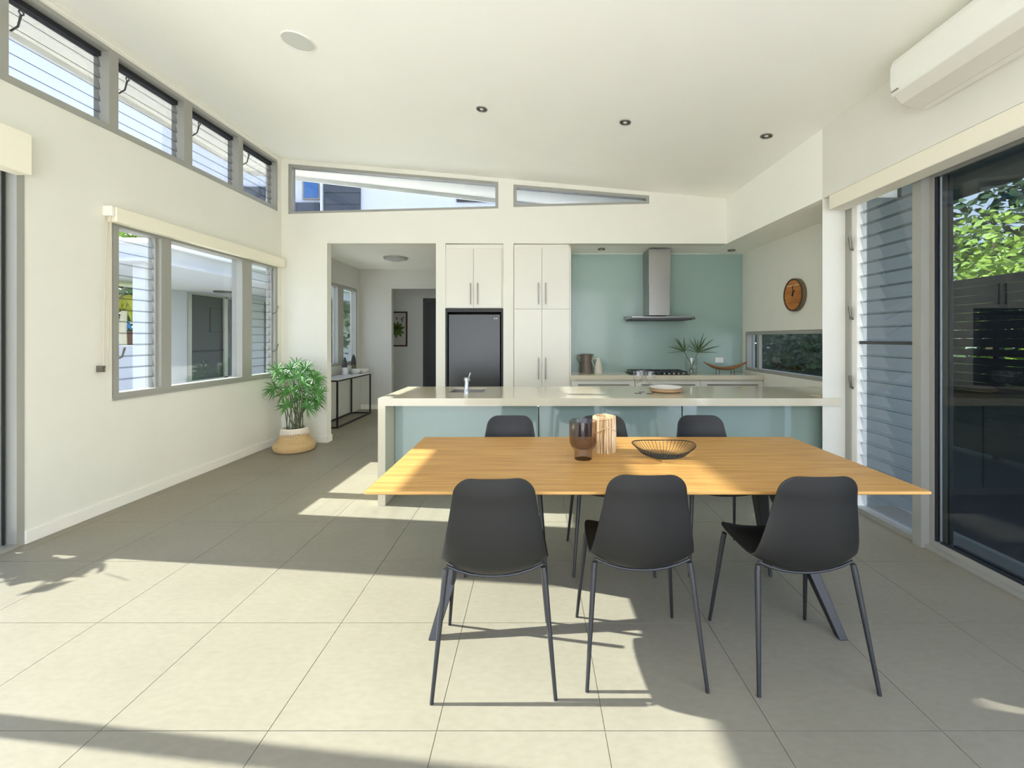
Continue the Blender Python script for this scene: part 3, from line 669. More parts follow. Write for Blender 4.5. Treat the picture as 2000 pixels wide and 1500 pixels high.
# ------------------------------------------------------------------ island
isl = thing('kitchen_island', 'long cream stone island with waterfall end and grey-green glass panels', 'kitchen island', (0.6, 4.18, 0))
il = lambda: MB(lambda x, y, z: (x-0.6, y-4.18, z))
IX0, IX1, IY0, IY1, IZ0, IZ1 = -1.303, 2.56, 3.73, 4.63, 0.832, 0.896
SX0, SX1, SY0, SY1 = -0.80, -0.47, 4.14, 4.50
w = il(); ye = 3.742
w.box(IX0, IX1, IY0, ye, IZ0, IZ1); w.box(2.415, 2.905, 3.957, IY1, IZ0, IZ1)
xs = [IX0, SX0, SX1, 2.415]; ys = [ye, SY0, SY1, IY1]
for i in range(3):
    for j in range(3):
        if (i, j) != (1, 1): w.box(xs[i], xs[i+1], ys[j], ys[j+1], IZ0, IZ1)
w.build('worktop', 'worktop_stone', isl)
il().box(IX0, IX0+0.062, IY0, IY1, 0.0, IZ0).build('waterfall_end', 'worktop_stone', isl)
PX = (IX0+0.062, 0.041, 1.318, 2.60)
for a, b in zip(PX, PX[1:]): il().box(a+0.004, b-0.004, 3.98, 3.992, 0.07, 0.825).build('glass_panel', 'panel_glass', isl)
il().box(PX[0], 2.90, 3.995, 4.60, 0.0, IZ0).build('carcass', 'cabinet_gloss', isl)
il().box(PX[0], 2.60, 3.99, 3.996, 0.0, 0.07).build('plinth', 'aluminium', isl)
for x in (0.041, 1.318):
    q = il(); q.box(x-0.004, x+0.004, 3.975, 3.992, 0.07, 0.832); q.build('panel_joint', 'dark_seal', isl)
il().lathe([(0,0.79),(0.012,0.79),(0.012,0.826),(0,0.826)], (0.041, 3.97, 0), 10).build('panel_pin', 'chrome', isl)
snk = thing('sink', 'rectangular undermount sink set in the island', 'sink', ((SX0+SX1)/2, (SY0+SY1)/2, 0.70))
s_ = MB(); hx, hy = (SX1-SX0)/2+0.004, (SY1-SY0)/2+0.004
s_.box(-hx, hx, -hy, hy, 0.0, 0.01); s_.box(-hx, -hx+0.008, -hy, hy, 0.01, 0.185); s_.box(hx-0.008, hx, -hy, hy, 0.01, 0.185); s_.box(-hx+0.008, hx-0.008, -hy, -hy+0.008, 0.01, 0.185); s_.box(-hx+0.008, hx-0.008, hy-0.008, hy, 0.01, 0.185)
s_.build('basin', 'steel', snk); MB().lathe([(0,0.01),(0.04,0.01),(0.035,0.014),(0,0.012)], n=16).build('drain', 'chrome', snk, smooth=True)
tp = thing('tap', 'chrome mixer tap with a raised lever in front of the sink', 'tap', (-0.615, 4.08, IZ1))
MB().lathe([(0,0),(0.026,0),(0.026,0.012),(0.021,0.02),(0.020,0.11),(0.027,0.114),(0.027,0.135),(0.018,0.145),(0,0.147)], n=20).build('body', 'chrome', tp, smooth=True)
MB().tube([(0,0.01,0.10),(0,0.07,0.125),(0,0.15,0.12),(0,0.17,0.10)], [0.012,0.012,0.011,0.011], 10).build('spout', 'chrome', tp, smooth=True)
MB().tube([(0.012,0,0.12),(0.022,0.005,0.15),(0.034,0.01,0.185)], [0.006,0.007,0.009], 10).build('lever', 'steel', tp, smooth=True)
def wine_glass(loc, label):
    t = thing('wine_glass', label, 'glass', loc, group='stemmed glasses on the island')
    MB().lathe([(0,0),(0.034,0),(0.034,0.003),(0.006,0.008),(0.0045,0.02),(0.0045,0.085),(0.007,0.092),(0,0.093)], n=24).build('stem', 'drinkware', t, smooth=True)
    MB().lathe([(0,0.092),(0.012,0.094),(0.034,0.115),(0.043,0.15),(0.044,0.175),(0.042,0.205),(0.0405,0.205),(0.0425,0.175),(0.0415,0.15),(0.032,0.117),(0.01,0.097),(0,0.096)], n=24).build('bowl', 'drinkware', t, smooth=True)
wine_glass((0.945, 4.06, IZ1), 'stemmed glass farther from the plate stack')
wine_glass((1.045, 4.03, IZ1), 'stemmed glass close beside the plate stack')
wine_glass((1.0, 4.15, IZ1), 'stemmed glass half hidden behind the other two glasses')
def plate(loc, label, m, r):
    t = tag(MB().lathe([(0,0),(r*0.6,0),(r*0.8,0.005),(r,0.024),(r*0.985,0.028),(r*0.76,0.011),(0,0.008)], n=40).build('plate', m, smooth=True, loc=loc), label, 'plate', 'stacked plates on the island')
plate((1.225, 4.16, IZ1), 'tan plate at the bottom of the stack', 'plate_tan', 0.158)
plate((1.225, 4.16, IZ1+0.0125), 'tan plate in the middle of the stack', 'plate_tan', 0.158)
plate((1.225, 4.16, IZ1+0.025), 'white plate on top of the stack', 'plate_white', 0.15)

# ------------------------------------------------------------------ dining table
TX, TY, TW, TD = 0.482, 2.413, 2.40, 1.045
tb = thing('dining_table', 'long oak dining table with a thin edge and splayed black legs', 'table', (TX, TY, 0))
t = MB(); hw, hd_ = TW/2, TD/2
o1 = [(-hw,-hd_),(hw,-hd_),(hw,hd_),(-hw,hd_)]; i1 = [(-hw+0.06,-hd_+0.06),(hw-0.06,-hd_+0.06),(hw-0.06,hd_-0.06),(-hw+0.06,hd_-0.06)]
t.add([(x,y,0.715) for x, y in i1]+[(x,y,0.738) for x, y in o1]+[(x,y,0.75) for x, y in o1], [(3,2,1,0),(0,1,5,4),(1,2,6,5),(2,3,7,6),(3,0,4,7),(4,5,9,8),(5,6,10,9),(6,7,11,10),(7,4,8,11),(8,9,10,11)])
t.build('tabletop', 'oak', tb, bevel=0.002)
for sx in (-1, 1):
    tx = sx*0.745
    MB().box(tx-0.06, tx+0.06, -0.34, 0.34, 0.700, 0.716).build('mount_plate', 'black_metal', tb)
    for sy in (-1, 1):
        a = Vector((tx, sy*0.055, 0.703)); b = Vector((sx*0.952, sy*0.328, 0.0)); m = MB(); vs = []
        for p, ww, dd in ((a, 0.035, 0.05), (b, 0.02, 0.02)):
            vs += [(p.x-ww, p.y-dd, p.z), (p.x+ww, p.y-dd, p.z), (p.x+ww, p.y+dd, p.z), (p.x-ww, p.y+dd, p.z)]
        m.hexa(vs[4:]+vs[:4]).build('leg', 'black_metal', tb, bevel=0.004)

# ------------------------------------------------------------------ chairs
def catmull(P, n):
    out = []
    for i in range(len(P)-1):
        p0, p1, p2, p3 = P[max(i-1,0)], P[i], P[i+1], P[min(i+2,len(P)-1)]
        for k in range(n):
            u = k/n
            out.append(tuple(0.5*((2*p1[c])+(-p0[c]+p2[c])*u+(2*p0[c]-5*p1[c]+4*p2[c]-p3[c])*u*u+(-p0[c]+3*p1[c]-3*p2[c]+p3[c])*u**3) for c in range(len(p1))))
    out.append(tuple(P[-1])); return out
def chair_shell():
    P = [(0.228,0.468,0.190,0.026),(0.19,0.470,0.203,0.032),(0.11,0.458,0.212,0.044),(0.0,0.447,0.216,0.056),(-0.09,0.441,0.217,0.064),(-0.15,0.448,0.217,0.066),(-0.19,0.480,0.214,0.058),(-0.212,0.54,0.205,0.048),(-0.226,0.62,0.190,0.040),(-0.24,0.74,0.168,0.032),(-0.25,0.80,0.158,0.027),(-0.256,0.862,0.150,0.022)]
    Q = catmull(P, 5)
    # extra rows close to the ends for the rounded corners
    def refine(Q):
        out = [Q[0]]
        for i, q in enumerate(Q[1:], 1):
            m = 4 if (i <= 4 or i > len(Q)-6) else 1
            for k in range(1, m+1): out.append(tuple(Q[i-1][c]+(q[c]-Q[i-1][c])*k/m for c in range(4)))
        return out
    Q = refine(Q)
    L = [0]
    for a, b in zip(Q, Q[1:]): L.append(L[-1]+math.hypot(b[0]-a[0], b[1]-a[1]))
    tot = L[-1]; ns = 22; vs = []
    for i, (y, z, w, e) in enumerate(Q):
        a, b = Q[max(i-1,0)], Q[min(i+1,len(Q)-1)]
        ty, tz = b[0]-a[0], b[1]-a[1]; l = math.hypot(ty, tz); ny, nz = -tz/l, ty/l
        if nz < 0 or (abs(nz) < 0.4 and ny < 0): ny, nz = -ny, -nz
        hw = w
        for dist, r in ((L[i], 0.05), (tot-L[i], 0.065)):
            if dist < r: hw = min(hw, w-r+math.sqrt(max(0, r*r-(r-dist)**2)))
        for j in range(ns+1):
            s = -1+2*j/ns; q = abs(s*hw/w)
            vs.append((s*hw, y+ny*e*q**2.2, z+nz*e*q**2.2))
    m = len(Q); fs = [(i*(ns+1)+j, i*(ns+1)+j+1, (i+1)*(ns+1)+j+1, (i+1)*(ns+1)+j) for i in range(m-1) for j in range(ns)]
    return vs, fs
def make_chair(loc, rz, label):
    t = thing('dining_chair', label, 'chair', loc, rz, 'black dining chairs round the table')
    sh = MB().add(*chair_shell()).build('shell', 'black_plastic', t, smooth=True)
    for p in sh.data.polygons: p.use_smooth = True
    sd = sh.modifiers.new('solid', 'SOLIDIFY'); sd.thickness = 0.008; sd.offset = 0
    bv = sh.modifiers.new('bevel', 'BEVEL'); bv.width = 0.0025; bv.segments = 2; bv.limit_method = 'ANGLE'; bv.angle_limit = R(60)
    for sx in (-1, 1):
        for sy, ty, tz in ((-1, -0.150, 0.475), (1, 0.165, 0.468)):
            MB().tube([(sx*0.196, ty, tz-0.004), (sx*0.200, ty+sy*0.004, tz-0.03), (sx*0.238, sy*0.237, 0.0)], [0.011, 0.012, 0.0075], 12).build('leg', 'black_metal', t, smooth=True)
    for ty, zc in ((-0.150, 0.434), (0.165, 0.445)):
        MB().tube([(x, ty, zc+0.004+0.046*(abs(x)/0.196)**2.2) for x in (-0.196,-0.15,-0.1,-0.05,0,0.05,0.1,0.15,0.196)], 0.006, 8).build('cross_rail', 'black_metal', t, smooth=True)
    return t
ch = make_chair((-0.164, 1.955, 0), R(2.4), 'black shell chair with its back to us, near the dark vase, in the sunlight')
dup(ch, (0.45, 2.003, 0), R(-0.6), 'black shell chair with its back to us, middle of the near side of the table')
dup(ch, (1.112, 1.983, 0), R(0.8), 'black shell chair with its back to us, nearest the dark sliding door')
dup(ch, (-0.165, 2.85, 0), R(180), 'black shell chair on the island side, facing us, nearest the waterfall end')
dup(ch, (0.470, 2.85, 0), R(180), 'black shell chair on the island side, hidden behind the wooden vase')
dup(ch, (1.150, 2.86, 0), R(180), 'black shell chair on the island side, behind the wire bowl, nearest the louvres')

# on the table
def at_table(u, v, z=0.75): d = 873*(1.4-z)/(v-660); return ((u-1043)/873*d, d, z)
x, y, z = at_table(1139, 896)
sv = tag(MB().lathe([(0,0),(0.046,0),(0.048,0.004),(0.048,0.045),(0.05,0.052),(0.066,0.068),(0.074,0.09),(0.075,0.12),(0.075,0.205),(0.0725,0.207),(0.071,0.204),(0.071,0.092),(0.062,0.072),(0.04,0.058),(0,0.056)], n=40).build('glass_vase', 'smoked', smooth=True, loc=(x, y, z)), 'smoked brown footed glass vase on the oak table', 'vase')
x, y, z = at_table(1180, 881)
wv = thing('twig_vase', 'vase wrapped in pale driftwood sticks on the oak table', 'vase', (x, y, z))
MB().lathe([(0,0),(0.052,0),(0.054,0.005),(0.054,0.205),(0.05,0.205),(0.05,0.01),(0,0.01)], n=28).build('sleeve', 'drift_wood', wv, smooth=True)
for k in range(26):
    a = 2*PI*k/26+random.uniform(-0.05,0.05); b = a+random.uniform(-0.12,0.12); r = 0.060
    MB().tube([(r*math.cos(a), r*math.sin(a), 0.0), (r*1.03*math.cos((a+b)/2), r*1.03*math.sin((a+b)/2), 0.1), (r*math.cos(b), r*math.sin(b), random.uniform(0.197,0.206))], [0.0065, 0.0075, 0.006], 6).build('stick', 'drift_wood', wv, smooth=True)
for a0, z0, a1, z1 in ((-2.6,0.11,-1.5,0.15),(-1.7,0.16,-0.6,0.12),(-2.2,0.19,-1.0,0.2)):
    MB().tube([(0.069*math.cos(a0+(a1-a0)*i/6), 0.069*math.sin(a0+(a1-a0)*i/6), z0+(z1-z0)*i/6) for i in range(7)], 0.004, 6).build('twig', 'drift_wood', wv, smooth=True)
x, y, z = at_table(1296, 893)
wb = thing('wire_bowl', 'oval black wire bowl on the oak table', 'bowl', (x, y, z))
def rimp(a): return (0.17*math.cos(a), 0.125*math.sin(a), 0.064+0.010*math.cos(2*a)+0.010*math.sin(a))
MB().tube([rimp(2*PI*i/48) for i in range(49)], 0.0028, 6, cap=False).build('rim', 'black_metal', wb, smooth=True)
MB().lathe([(0,0),(0.052,0),(0.058,0.004),(0.052,0.008),(0,0.006)], n=28, sx=1.15, sy=0.85).build('base', 'black_metal', wb, smooth=True)
for k in range(46):
    a = 2*PI*k/46; p = rimp(a); q = (0.063*math.cos(a), 0.046*math.sin(a), 0.004)
    m_ = tuple(q[c]+(p[c]-q[c])*0.5 for c in range(3)); m_ = (m_[0]*1.06, m_[1]*1.06, m_[2]-0.012)
    MB().tube([q, m_, p], 0.0014, 5).build('wire', 'black_metal', wb, smooth=True)

# ------------------------------------------------------------------ potted palm
pp = thing('potted_palm', 'leafy green fan palm in a straw basket at the corner', 'plant', (-2.99, 5.58, 0))
prof = [(0,0.0),(0.19,0.0)]
nR = 112
for i in range(nR+1):
    u = i/nR; r = 0.218+0.02*math.sin(PI*min(1, u*2.2))-0.085*max(0, u-0.25)**1.25/0.75**1.25
    prof.append((r+0.0045*math.sin(u*14*2*PI), 0.008+0.215*u))
MB().lathe(prof+[(0.12,0.22),(0,0.22)], n=40, tilt=lambda r, z, a: 0.02*math.sin(a*2+1)*min(1, z/0.1)*(1-z/0.3)).build('basket', 'basket_straw', pp, smooth=True)
MB().lathe([(0.146,0.218),(0.151,0.225),(0.149,0.25),(0.146,0.275),(0.14,0.285),(0.132,0.28),(0.128,0.25),(0.128,0.222)], n=40).build('basket_rim', 'basket_white', pp, smooth=True)
st = MB()
for k in range(34):
    a = 2*PI*k/34; st.tube([(0.152*math.cos(a), 0.152*math.sin(a), 0.265), (0.154*math.cos(a), 0.154*math.sin(a), 0.24), (0.158*math.cos(a+0.03), 0.158*math.sin(a+0.03), 0.205)], 0.006, 5)
so = st.build('rim_stitching', 'basket_white', pp, smooth=True); so['kind'] = 'stuff'
MB().lathe([(0,0.238),(0.129,0.238),(0.12,0.25),(0,0.255)], n=24).build('soil', 'soil', pp, smooth=True)
def frond(hub, up, spread, n, L):
    mb = MB(); up = Vector(up).normalized(); side = up.cross(Vector((0.2,1,0.1))).normalized(); fw = side.cross(up).normalized()
    hub = Vector(hub)
    for k in range(n):
        a = (k/(n-1)-0.5)*2*spread; out = (up*math.cos(a)+side*math.sin(a))
        out = (out+fw*random.uniform(-0.5,0.5)).normalized(); ll = L*random.uniform(0.8,1.1)*(1-0.25*abs(a)/spread)
        wd = out.cross(fw).normalized()*0.0078; m_ = 6; vs = [hub]; 
        for i in range(1, m_+1):
            u = i/m_; c = hub+out*(ll*u)-Vector((0,0,1))*(0.055*ll/0.2*u**2.2); wv_ = wd*math.sin(PI*min(1, 0.18+0.82*u))**0.6*(1.0 if u < 0.7 else (1-u)/0.3*0.9+0.1)
            vs += [c+wv_+fw*0.004, c, c-wv_+fw*0.004]
        fs = [(0,1,2),(0,2,3)]
        for i in range(m_-1):
            b = 1+3*i; fs += [(b,b+3,b+4,b+1),(b+1,b+4,b+5,b+2)]
        vs = [Vector((max(v.x, -0.395), min(v.y, 0.37), v.z)) for v in vs]
        mb.add(vs, fs)
    return mb
FR = [(535,716,-0.02),(577,706,0.15),(600,714,-0.05),(556,732,-0.12),(620,730,0.05),(530,752,0.02),(560,786,-0.05),(628,762,0.0),(604,788,-0.08),(585,752,0.1),(548,762,0.12),(598,742,-0.15),(572,728,0.0),(612,748,0.12),(545,724,0.08),(590,728,-0.1),(566,758,-0.14),(618,776,0.1),(566,714,0.05),(588,772,0.05)]
for i, (u, v, dy) in enumerate(FR):
    D = 5.58+dy; hx = (u-1043)/873*D+2.99; hz_ = 1.4-(v-660)*D/873-0.05
    b = Vector((random.uniform(-0.085,0.085), random.uniform(-0.07,0.07), 0.245)); h = Vector((hx*0.85, dy, hz_))
    mid = b.lerp(h, 0.55)+Vector((-0.05*hx, 0, 0.04))
    MB().tube([b, b.lerp(mid, 0.5), mid, h], [0.0065, 0.006, 0.0055, 0.004], 7).build('stem', 'palm_stem', pp, smooth=True)
    out = Vector((hx*1.8, dy*1.5, 0.55))
    frond(h, out, R(128), 23, 0.185).build('frond', 'palm_leaf', pp)

# ------------------------------------------------------------------ hall furniture
cn = thing('console_table', 'marble-topped console table on a thin black frame in the hall', 'table', (-3.215, 7.60, 0))
x0, x1, y0, y1 = -0.185, 0.185, -0.70, 0.71; r = 0.012
MB().box(x0-0.005, x1+0.005, y0-0.005, y1+0.005, 0.745, 0.765).build('top', 'marble', cn)
for lx in (x0+r, x1-r):
    for ly in (y0+r, y1-r): MB().box(lx-r, lx+r, ly-r, ly+r, 0, 0.745).build('leg', 'black_metal', cn)
for zz in (0.0, 0.72):
    for lx in (x0, x1-2*r): MB().box(lx, lx+2*r, y0+2*r, y1-2*r, zz, zz+2*r).build('rail', 'black_metal', cn)
    for ly in (y0, y1-2*r): MB().box(x0+2*r, x1-2*r, ly, ly+2*r, zz, zz+2*r).build('rail', 'black_metal', cn)
def cone_vase(loc, label, h, r, m1, m2):
    t = thing('cone_ornament', label, 'ornament', loc)
    MB().lathe([(0,0),(r,0),(r*0.86,h*0.42),(0,h*0.42)], n=20).build('base', m1, t, smooth=True)
    MB().lathe([(0,h*0.42),(r*0.86,h*0.42),(r*0.62,h*0.8),(r*0.2,h),(0,h)], n=20).build('tip', m2, t, smooth=True)
cone_vase((-3.27, 7.72, 0.765), 'narrow dark cone on a pale block on the console', 0.30, 0.052, 'marble', 'cone_dark')
cone_vase((-3.32, 8.22, 0.765), 'narrow olive and black cone on the console, nearest the hall corner', 0.33, 0.055, 'cone_olive', 'cone_dark')
def m_bowl(loc, label, r, h):
    tag(MB().lathe([(0,0),(r*0.55,0),(r*0.9,h*0.5),(r,h),(r*0.94,h),(r*0.8,h*0.5),(0,h*0.25)], n=28).build('marble_bowl', 'marble', smooth=True, loc=loc), label, 'bowl', 'marble bowls on the console')
m_bowl((-3.18, 7.95, 0.765), 'grey marble bowl beside the dark cone', 0.1, 0.085)
m_bowl((-3.12, 8.16, 0.765), 'grey marble bowl below the olive cone', 0.105, 0.075)
tag(MB().box(-0.05, 0.05, -0.05, 0.05, 0, 0.14).build('marble_block', 'marble', loc=(-3.335, 8.0, 0.765), bevel=0.004), 'pale marble block behind the two bowls', 'ornament')
hlp = thing('ceiling_lamp', 'round flush ceiling lamp in the hall', 'ceiling lamp', (-2.32, 7.5, hz))
MB().lathe([(0,-0.03),(0.19,-0.03),(0.2,-0.015),(0.2,0.0),(0,0.0)], n=36).build('ring', 'aluminium', hlp, smooth=True)
MB().lathe([(0,-0.06),(0.1,-0.055),(0.155,-0.03),(0,-0.03)], n=36).build('diffuser', 'lamp_glass', hlp, smooth=True)
pic = thing('framed_print', 'framed botanical leaf print on the far grey wall', 'picture', (-3.27, 10.60, 1.61))
p = MB(); W2, H2 = 0.27, 0.415
p.box(-W2, W2, -0.03, 0, H2-0.035, H2); p.box(-W2, W2, -0.03, 0, -H2, -H2+0.035); p.box(-W2, -W2+0.035, -0.03, 0, -H2+0.035, H2-0.035); p.box(W2-0.035, W2, -0.03, 0, -H2+0.035, H2-0.035)
p.build('frame', 'picture_frame', pic); MB().box(-W2+0.035, W2-0.035, -0.012, -0.008, -H2+0.035, H2-0.035).build('paper', 'picture_paper', pic)
lf = MB()
for a in (80, 52, 20, -25, -55, -95, 115, 150, 200, 230):
    aa = R(a); n = 6; L_ = 0.2; vs = []
    for i in range(n+1):
        u = i/n; ww = 0.034*math.sin(PI*u)**0.8+0.002; c = (0.02+L_*u*math.cos(aa), -0.02+L_*u*math.sin(aa))
        vs += [(c[0]-ww*math.sin(aa), -0.0135-0.0002*(a % 7), c[1]+ww*math.cos(aa)), (c[0]+ww*math.sin(aa), -0.0135-0.0002*(a % 7), c[1]-ww*math.cos(aa))]
    lf.add(vs, [(2*i, 2*i+1, 2*i+3, 2*i+2) for i in range(n)])
lf.build('printed_leaf', 'picture_leaf', pic)
ink = MB()
for cx2, cz2 in ((0.13, 0.24), (0.17, 0.27), (0.02, 0.25), (0.15, 0.2)): ink.box(cx2-0.012, cx2+0.012, -0.0135, -0.0125, cz2-0.028, cz2+0.028)
ink.build('printed_buds', 'picture_ink', pic)
sw = thing('light_switch', 'small white light switch on the hall side of the pillar', 'switch', (-1.30, 6.05, 1.10))
MB().box(-0.008, 0.0, -0.035, 0.035, -0.058, 0.058).build('plate', 'socket_white', sw, bevel=0.002); MB().box(-0.012, -0.008, -0.01, 0.01, -0.015, 0.015).build('rocker', 'white_trim', sw)

# ------------------------------------------------------------------ ceiling fittings and wall units
tilt = math.atan(0.1135)
def on_ceiling(o): o.rotation_euler = (0, tilt, 0)
cspk = thing('ceiling_speaker', 'round flush speaker in the raked ceiling near the clerestory', 'speaker', (-1.771, 3.361, ZC(-1.771))); on_ceiling(cspk)
MB().lathe([(0,-0.006),(0.112,-0.006),(0.112,0.001),(0,0.001)], n=40).build('grille', 'speaker_mesh', cspk, smooth=True)
MB().ring((0,0,-0.003), 0.117, 0.006, 2, 40, 6).build('rim', 'white_trim', cspk, smooth=True)
def downlight(loc, label, slope, r=0.05):
    t = thing('downlight', label, 'downlight', loc, group='recessed downlights')
    if slope: on_ceiling(t)
    MB().ring((0,0,-0.001), r*0.9, r*0.13, 2, 28, 6).build('rim', 'handle_metal', t, smooth=True)
    MB().lathe([(0,-0.002),(r*0.84,-0.002),(r*0.84,0.0),(0,0.0)], n=28).build('reflector', 'downlight_dark', t)
    MB().lathe([(0,-0.006),(r*0.3,-0.005),(r*0.36,-0.002),(0,-0.002)], n=16).build('bulb', 'bulb', t, smooth=True)
downlight((-0.475, 4.066, ZC(-0.475)-0.001), 'raked ceiling downlight closest to the speaker', True)
downlight((0.818, 4.01, ZC(0.818)-0.001), 'middle downlight of three in the raked ceiling', True)
downlight((2.064, 3.969, ZC(2.064)-0.001), 'raked ceiling downlight closest to the air conditioner', True)
downlight((0.91, 6.03, 2.595), 'soffit downlight beside the pantry', False)
downlight((2.66, 6.02, 2.578), 'soffit downlight over the bench near the clock', False)
# split air conditioner
ac = thing('air_conditioner', 'white wall-mounted air conditioner above the dark sliding door', 'air conditioner', (2.42, 2.2, 2.80))
prof = [(0.0,0.0),(-0.10,-0.005),(-0.19,0.02),(-0.24,0.065),(-0.252,0.13),(-0.252,0.24),(-0.235,0.285),(0.0,0.29)]
al = lambda p, e: (p[0], -0.53+1.06*e, p[1])
MB().prism(prof, al).build('body', 'ac_plastic', ac, bevel=0.012)
MB().prism([(-0.095,-0.012),(-0.20,0.014),(-0.245,0.062),(-0.253,0.062),(-0.21,0.006),(-0.098,-0.02)], lambda p, e: (p[0], -0.49+0.98*e, p[1])).build('flap', 'ac_flap', ac, bevel=0.002)
MB().box(-0.096, -0.088, -0.49, 0.49, -0.014, -0.003).build('outlet_slot', 'niche_black', ac)
MB().box(-0.256, -0.251, 0.46, 0.51, 0.085, 0.089).build('indicator', 'handle_metal', ac)
# roller blinds
def roller(name, label, boxes, m, loc, pt, cord=None):
    t = thing(name, label, 'blind', loc); T = lambda: MB(lambda a, b, c: tuple(Vector(pt(a, b, c))-Vector(loc)))
    return t, T
b1, T = roller('roller_blind', 'cream roller blind box over the wide window', 0, 0, (LX(4.75), 4.75, 2.33), Lw)
T().box(0.012, 0.085, 3.60, 5.95, 2.335, 2.455).build('cassette', 'blind_fabric', b1, bevel=0.006)
T().box(0.0, 0.078, 3.565, 3.60, 2.375, 2.46).build('bracket', 'white_trim', b1, bevel=0.01)
T().tube([(0.06, 3.58, 2.40), (0.06, 3.57, 1.9), (0.055, 3.56, 1.18), (0.05, 3.545, 1.13), (0.045, 3.535, 1.18), (0.04, 3.55, 1.9), (0.04, 3.575, 2.40)], 0.0035, 6).build('cord', 'cord', b1, smooth=True)
T().box(0.0, 0.05, 3.52, 3.545, 1.13, 1.18).build('cord_clip', 'handle_metal', b1)
b2, T = roller('roller_blind', 'cream roller blind box over the sliding door at the edge of the view', 0, 0, (LX(1.0), 1.0, 2.48), Lw)
T().box(0.0, 0.11, -1.25, 2.985, 2.485, 2.755).build('cassette', 'blind_fabric', b2, bevel=0.006)
b3, T = roller('roller_blind', 'cream roller blind box over the dark sliding door', 0, 0, (2.5, 1.2, 2.445), lambda a, b, c: (a, b, c))
T().box(2.415, 2.56, -1.2, 3.66, 2.447, 2.566).build('cassette', 'blind_fabric', b3, bevel=0.006)

# ------------------------------------------------------------------ gardens
def leaf_cloud(blobs, n, size, droop=0.2):
    mb = MB(); vs = []; fs = []
    for _ in range(n):
        c, r = random.choice(blobs)
        d = Vector((random.gauss(0,1), random.gauss(0,1), random.gauss(0,1))).normalized()*(random.random()**0.4)
        p = Vector((c[0]+d.x*r[0], c[1]+d.y*r[1], c[2]+d.z*r[2]))
        a = Vector((random.gauss(0,1), random.gauss(0,1), random.gauss(-droop,0.5))).normalized(); b = a.cross(Vector((random.gauss(0,1), random.gauss(0,1), random.gauss(0,1)))).normalized()
        s = size*random.uniform(0.6,1.3); k = len(vs)
        vs += [p, p+a*s*0.5+b*s*0.24, p+a*s, p+a*s*0.5-b*s*0.24]; fs.append((k, k+1, k+2, k+3))
    me = bpy.data.meshes.new('foliage'); me.from_pydata([tuple(v) for v in vs], [], fs)
    return me
def tree(label, loc, h, blobs, n, size, m, bark='bark', name='tree', cat='tree', group=None):
    t = thing(name, label, cat, loc, group=group)
    MB().tube([(0,0,0),(0.05,0.03,h*0.3),(0.0,0.06,h*0.6),(0.04,0.0,h)], [0.1*h/3,0.08*h/3,0.06*h/3,0.03*h/3], 8).build('trunk', bark, t, smooth=True)
    me = leaf_cloud(blobs, n, size); me.materials.append(MATS[m]); o = link('foliage', me, t); o['kind'] = 'stuff'
    return t
GZ = -0.16
tree('bright green tree rising behind the dark slat fence', (7.6, 7.4, GZ), 3.2, [((0,0,3.0),(1.1,1.1,0.7)),((-0.5,-0.6,2.3),(0.8,0.8,0.6)),((0.4,0.7,2.2),(0.9,0.9,0.7)),((0.2,-0.4,1.3),(0.9,0.9,0.8)),((0.4,-1.1,3.0),(0.9,0.8,0.8)),((0.3,-1.3,2.2),(0.8,0.7,0.6))], 4200, 0.15, 'tree_leaf', group=None)
tree('dark leafy tree farther back behind the fence', (10.6, 8.0, GZ), 6.0, [((0,0,5.2),(2.0,2.4,1.3)),((0,-1.4,3.6),(1.8,2.2,1.4)),((0,1.6,3.6),(1.8,2.2,1.4)),((0,0,1.6),(1.8,3.0,1.4))], 6000, 0.26, 'tree_leaf_dark')
tree('dark leafy tree behind the fence beyond the kitchen window', (8.0, 11.5, GZ), 4.2, [((0,0,3.4),(1.8,1.8,1.2)),((0,0,1.6),(1.6,2.4,1.4))], 2400, 0.24, 'tree_leaf_dark')
tree('dense dark hedge added along the fence to darken the low kitchen window', (4.85, 8.7, -0.05), 1.2, [((0,-1.2,1.0),(0.4,1.0,1.0)),((0,0.3,1.05),(0.4,1.2,1.05)),((0,1.6,1.0),(0.4,1.0,1.0))], 2600, 0.16, 'tree_leaf_dark', name='screen_hedge', cat='hedge')  # made-up hedge, hides bright fence gaps behind the low window
fn = thing('slat_fence', 'dark horizontal slat fence outside the sliding door', 'fence', (5.5, 4.0, -0.05))
for k in range(20): MB().box(-0.012, 0.012, -0.5, 8.5, 0.04+k*0.108, 0.04+k*0.108+(0.104 if k not in (10, 11) else 0.084)).build('slat', 'slat_dark', fn)
for yy in (-0.4, 1.3, 3.1, 4.9, 6.7, 8.3): MB().box(0.012, 0.08, yy, yy+0.07, 0, 2.2).build('post', 'slat_dark', fn)
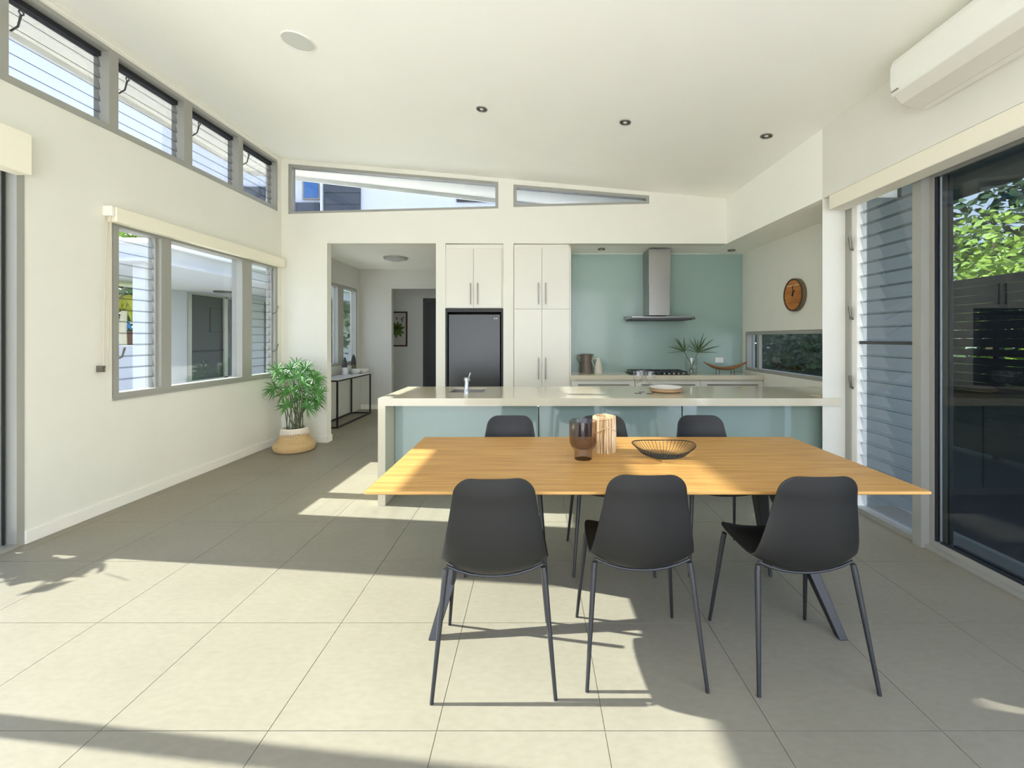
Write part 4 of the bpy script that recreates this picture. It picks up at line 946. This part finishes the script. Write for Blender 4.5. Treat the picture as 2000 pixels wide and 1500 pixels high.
# left garden
tag(MB().box(-0.1, 0.1, -9, 9.0, 0, 2.7).build('boundary_wall', 'render_white', loc=(-11.2, 0.5, -0.16)), 'tall white rendered boundary wall across the terrace', 'wall')
tw = thing('timber_wall', 'brown timber sleeper retaining wall in the garden', 'wall', (-11.0, 10.0, -0.16))
for k in range(18): MB().box(-2.2+k*0.245, -2.2+k*0.245+0.237, -0.06-0.006*(k % 3), 0.06, 0.0, 1.70+0.012*(k % 4)).build('sleeper', 'fence_timber', tw)
pw = tag(MB().box(-0.36, 0.36, -0.1, 0.1, 0, 1.42).build('garden_wall', 'render_white', loc=(-7.5, 8.5, -0.16), bevel=0.01), 'low white rendered wall in front of the timber wall', 'wall')
og = thing('garden_ornament', 'small bright blue ornament standing on the timber wall', 'ornament', (-9.15, 10.0, 1.575))
MB().lathe([(0,0),(0.05,0),(0.06,0.03),(0.05,0.1),(0.06,0.16),(0.04,0.24),(0.02,0.29),(0,0.3)], n=14, sx=1, sy=0.6).build('body', 'blue_glaze', og, smooth=True)
tail = MB().tube([(0.03,0,0.18),(0.1,0,0.08),(0.14,0,0.02)], [0.04,0.035,0.012], 8).build('tail', 'blue_glaze', og, smooth=True)
tree('dark hedge tree behind the timber wall', (-13.7, 13.5, GZ), 4.0, [((0,0,3.2),(2.6,1.6,1.5)),((-2,0,2.2),(2.0,1.6,1.6)),((2.0,0,2.0),(1.6,1.4,1.4))], 3200, 0.26, 'tree_leaf_dark')
tree('green tree rising over the flat roof of the courtyard wing', (-15.5, 17.5, GZ), 7.5, [((0,0,6.4),(2.8,2.2,1.3)),((2.2,0.5,5.8),(1.8,1.8,1.0)),((-1.8,0.4,5.4),(1.8,1.8,1.2))], 3400, 0.28, 'tree_leaf')
yp = thing('garden_palm', 'yellow-green palm with a pale trunk beside the white column', 'palm', (-8.85, 9.6, GZ))
MB().tube([(0,0,0),(0.03,0,0.8),(0.0,0,1.7),(0.05,0,2.15)], [0.1,0.085,0.075,0.05], 10).build('trunk', 'pale_trunk', yp, smooth=True)
for k in range(12):
    a = 2*PI*k/12; mb = MB(); n = 9; vs = []; fs = []
    for i in range(n+1):
        u = i/n; c = Vector((math.cos(a)*0.8*u, math.sin(a)*0.8*u, 2.15+0.5*math.sin(u*2.4)-0.55*u*u)); s = Vector((-math.sin(a), math.cos(a), 0))*(0.12*math.sin(PI*min(1,0.1+0.9*u))+0.01)
        vs += [c+s-Vector((0,0,0.05)), c, c-s-Vector((0,0,0.05))]
    for i in range(n): fs += [(3*i,3*i+1,3*i+4,3*i+3),(3*i+1,3*i+2,3*i+5,3*i+4)]
    mb.add(vs, fs).build('frond', 'palm_yellow', yp)
tree('low leafy shrub on the terrace outside the left sliding door', (-4.6, 2.96, -0.05), 0.7, [((0,0.0,0.8),(0.3,0.22,0.22)),((0.15,-0.1,1.0),(0.2,0.12,0.15))], 110, 0.2, 'tree_leaf_dark', name='garden_shrub', cat='shrub')
tree('slender leafy shrub outside the hall window', (-4.4, 9.7, -0.05), 1.6, [((0,0,1.3),(0.35,0.3,0.5)),((0.1,-0.1,1.9),(0.3,0.25,0.4))], 260, 0.2, 'tree_leaf_dark', name='garden_shrub', cat='shrub')
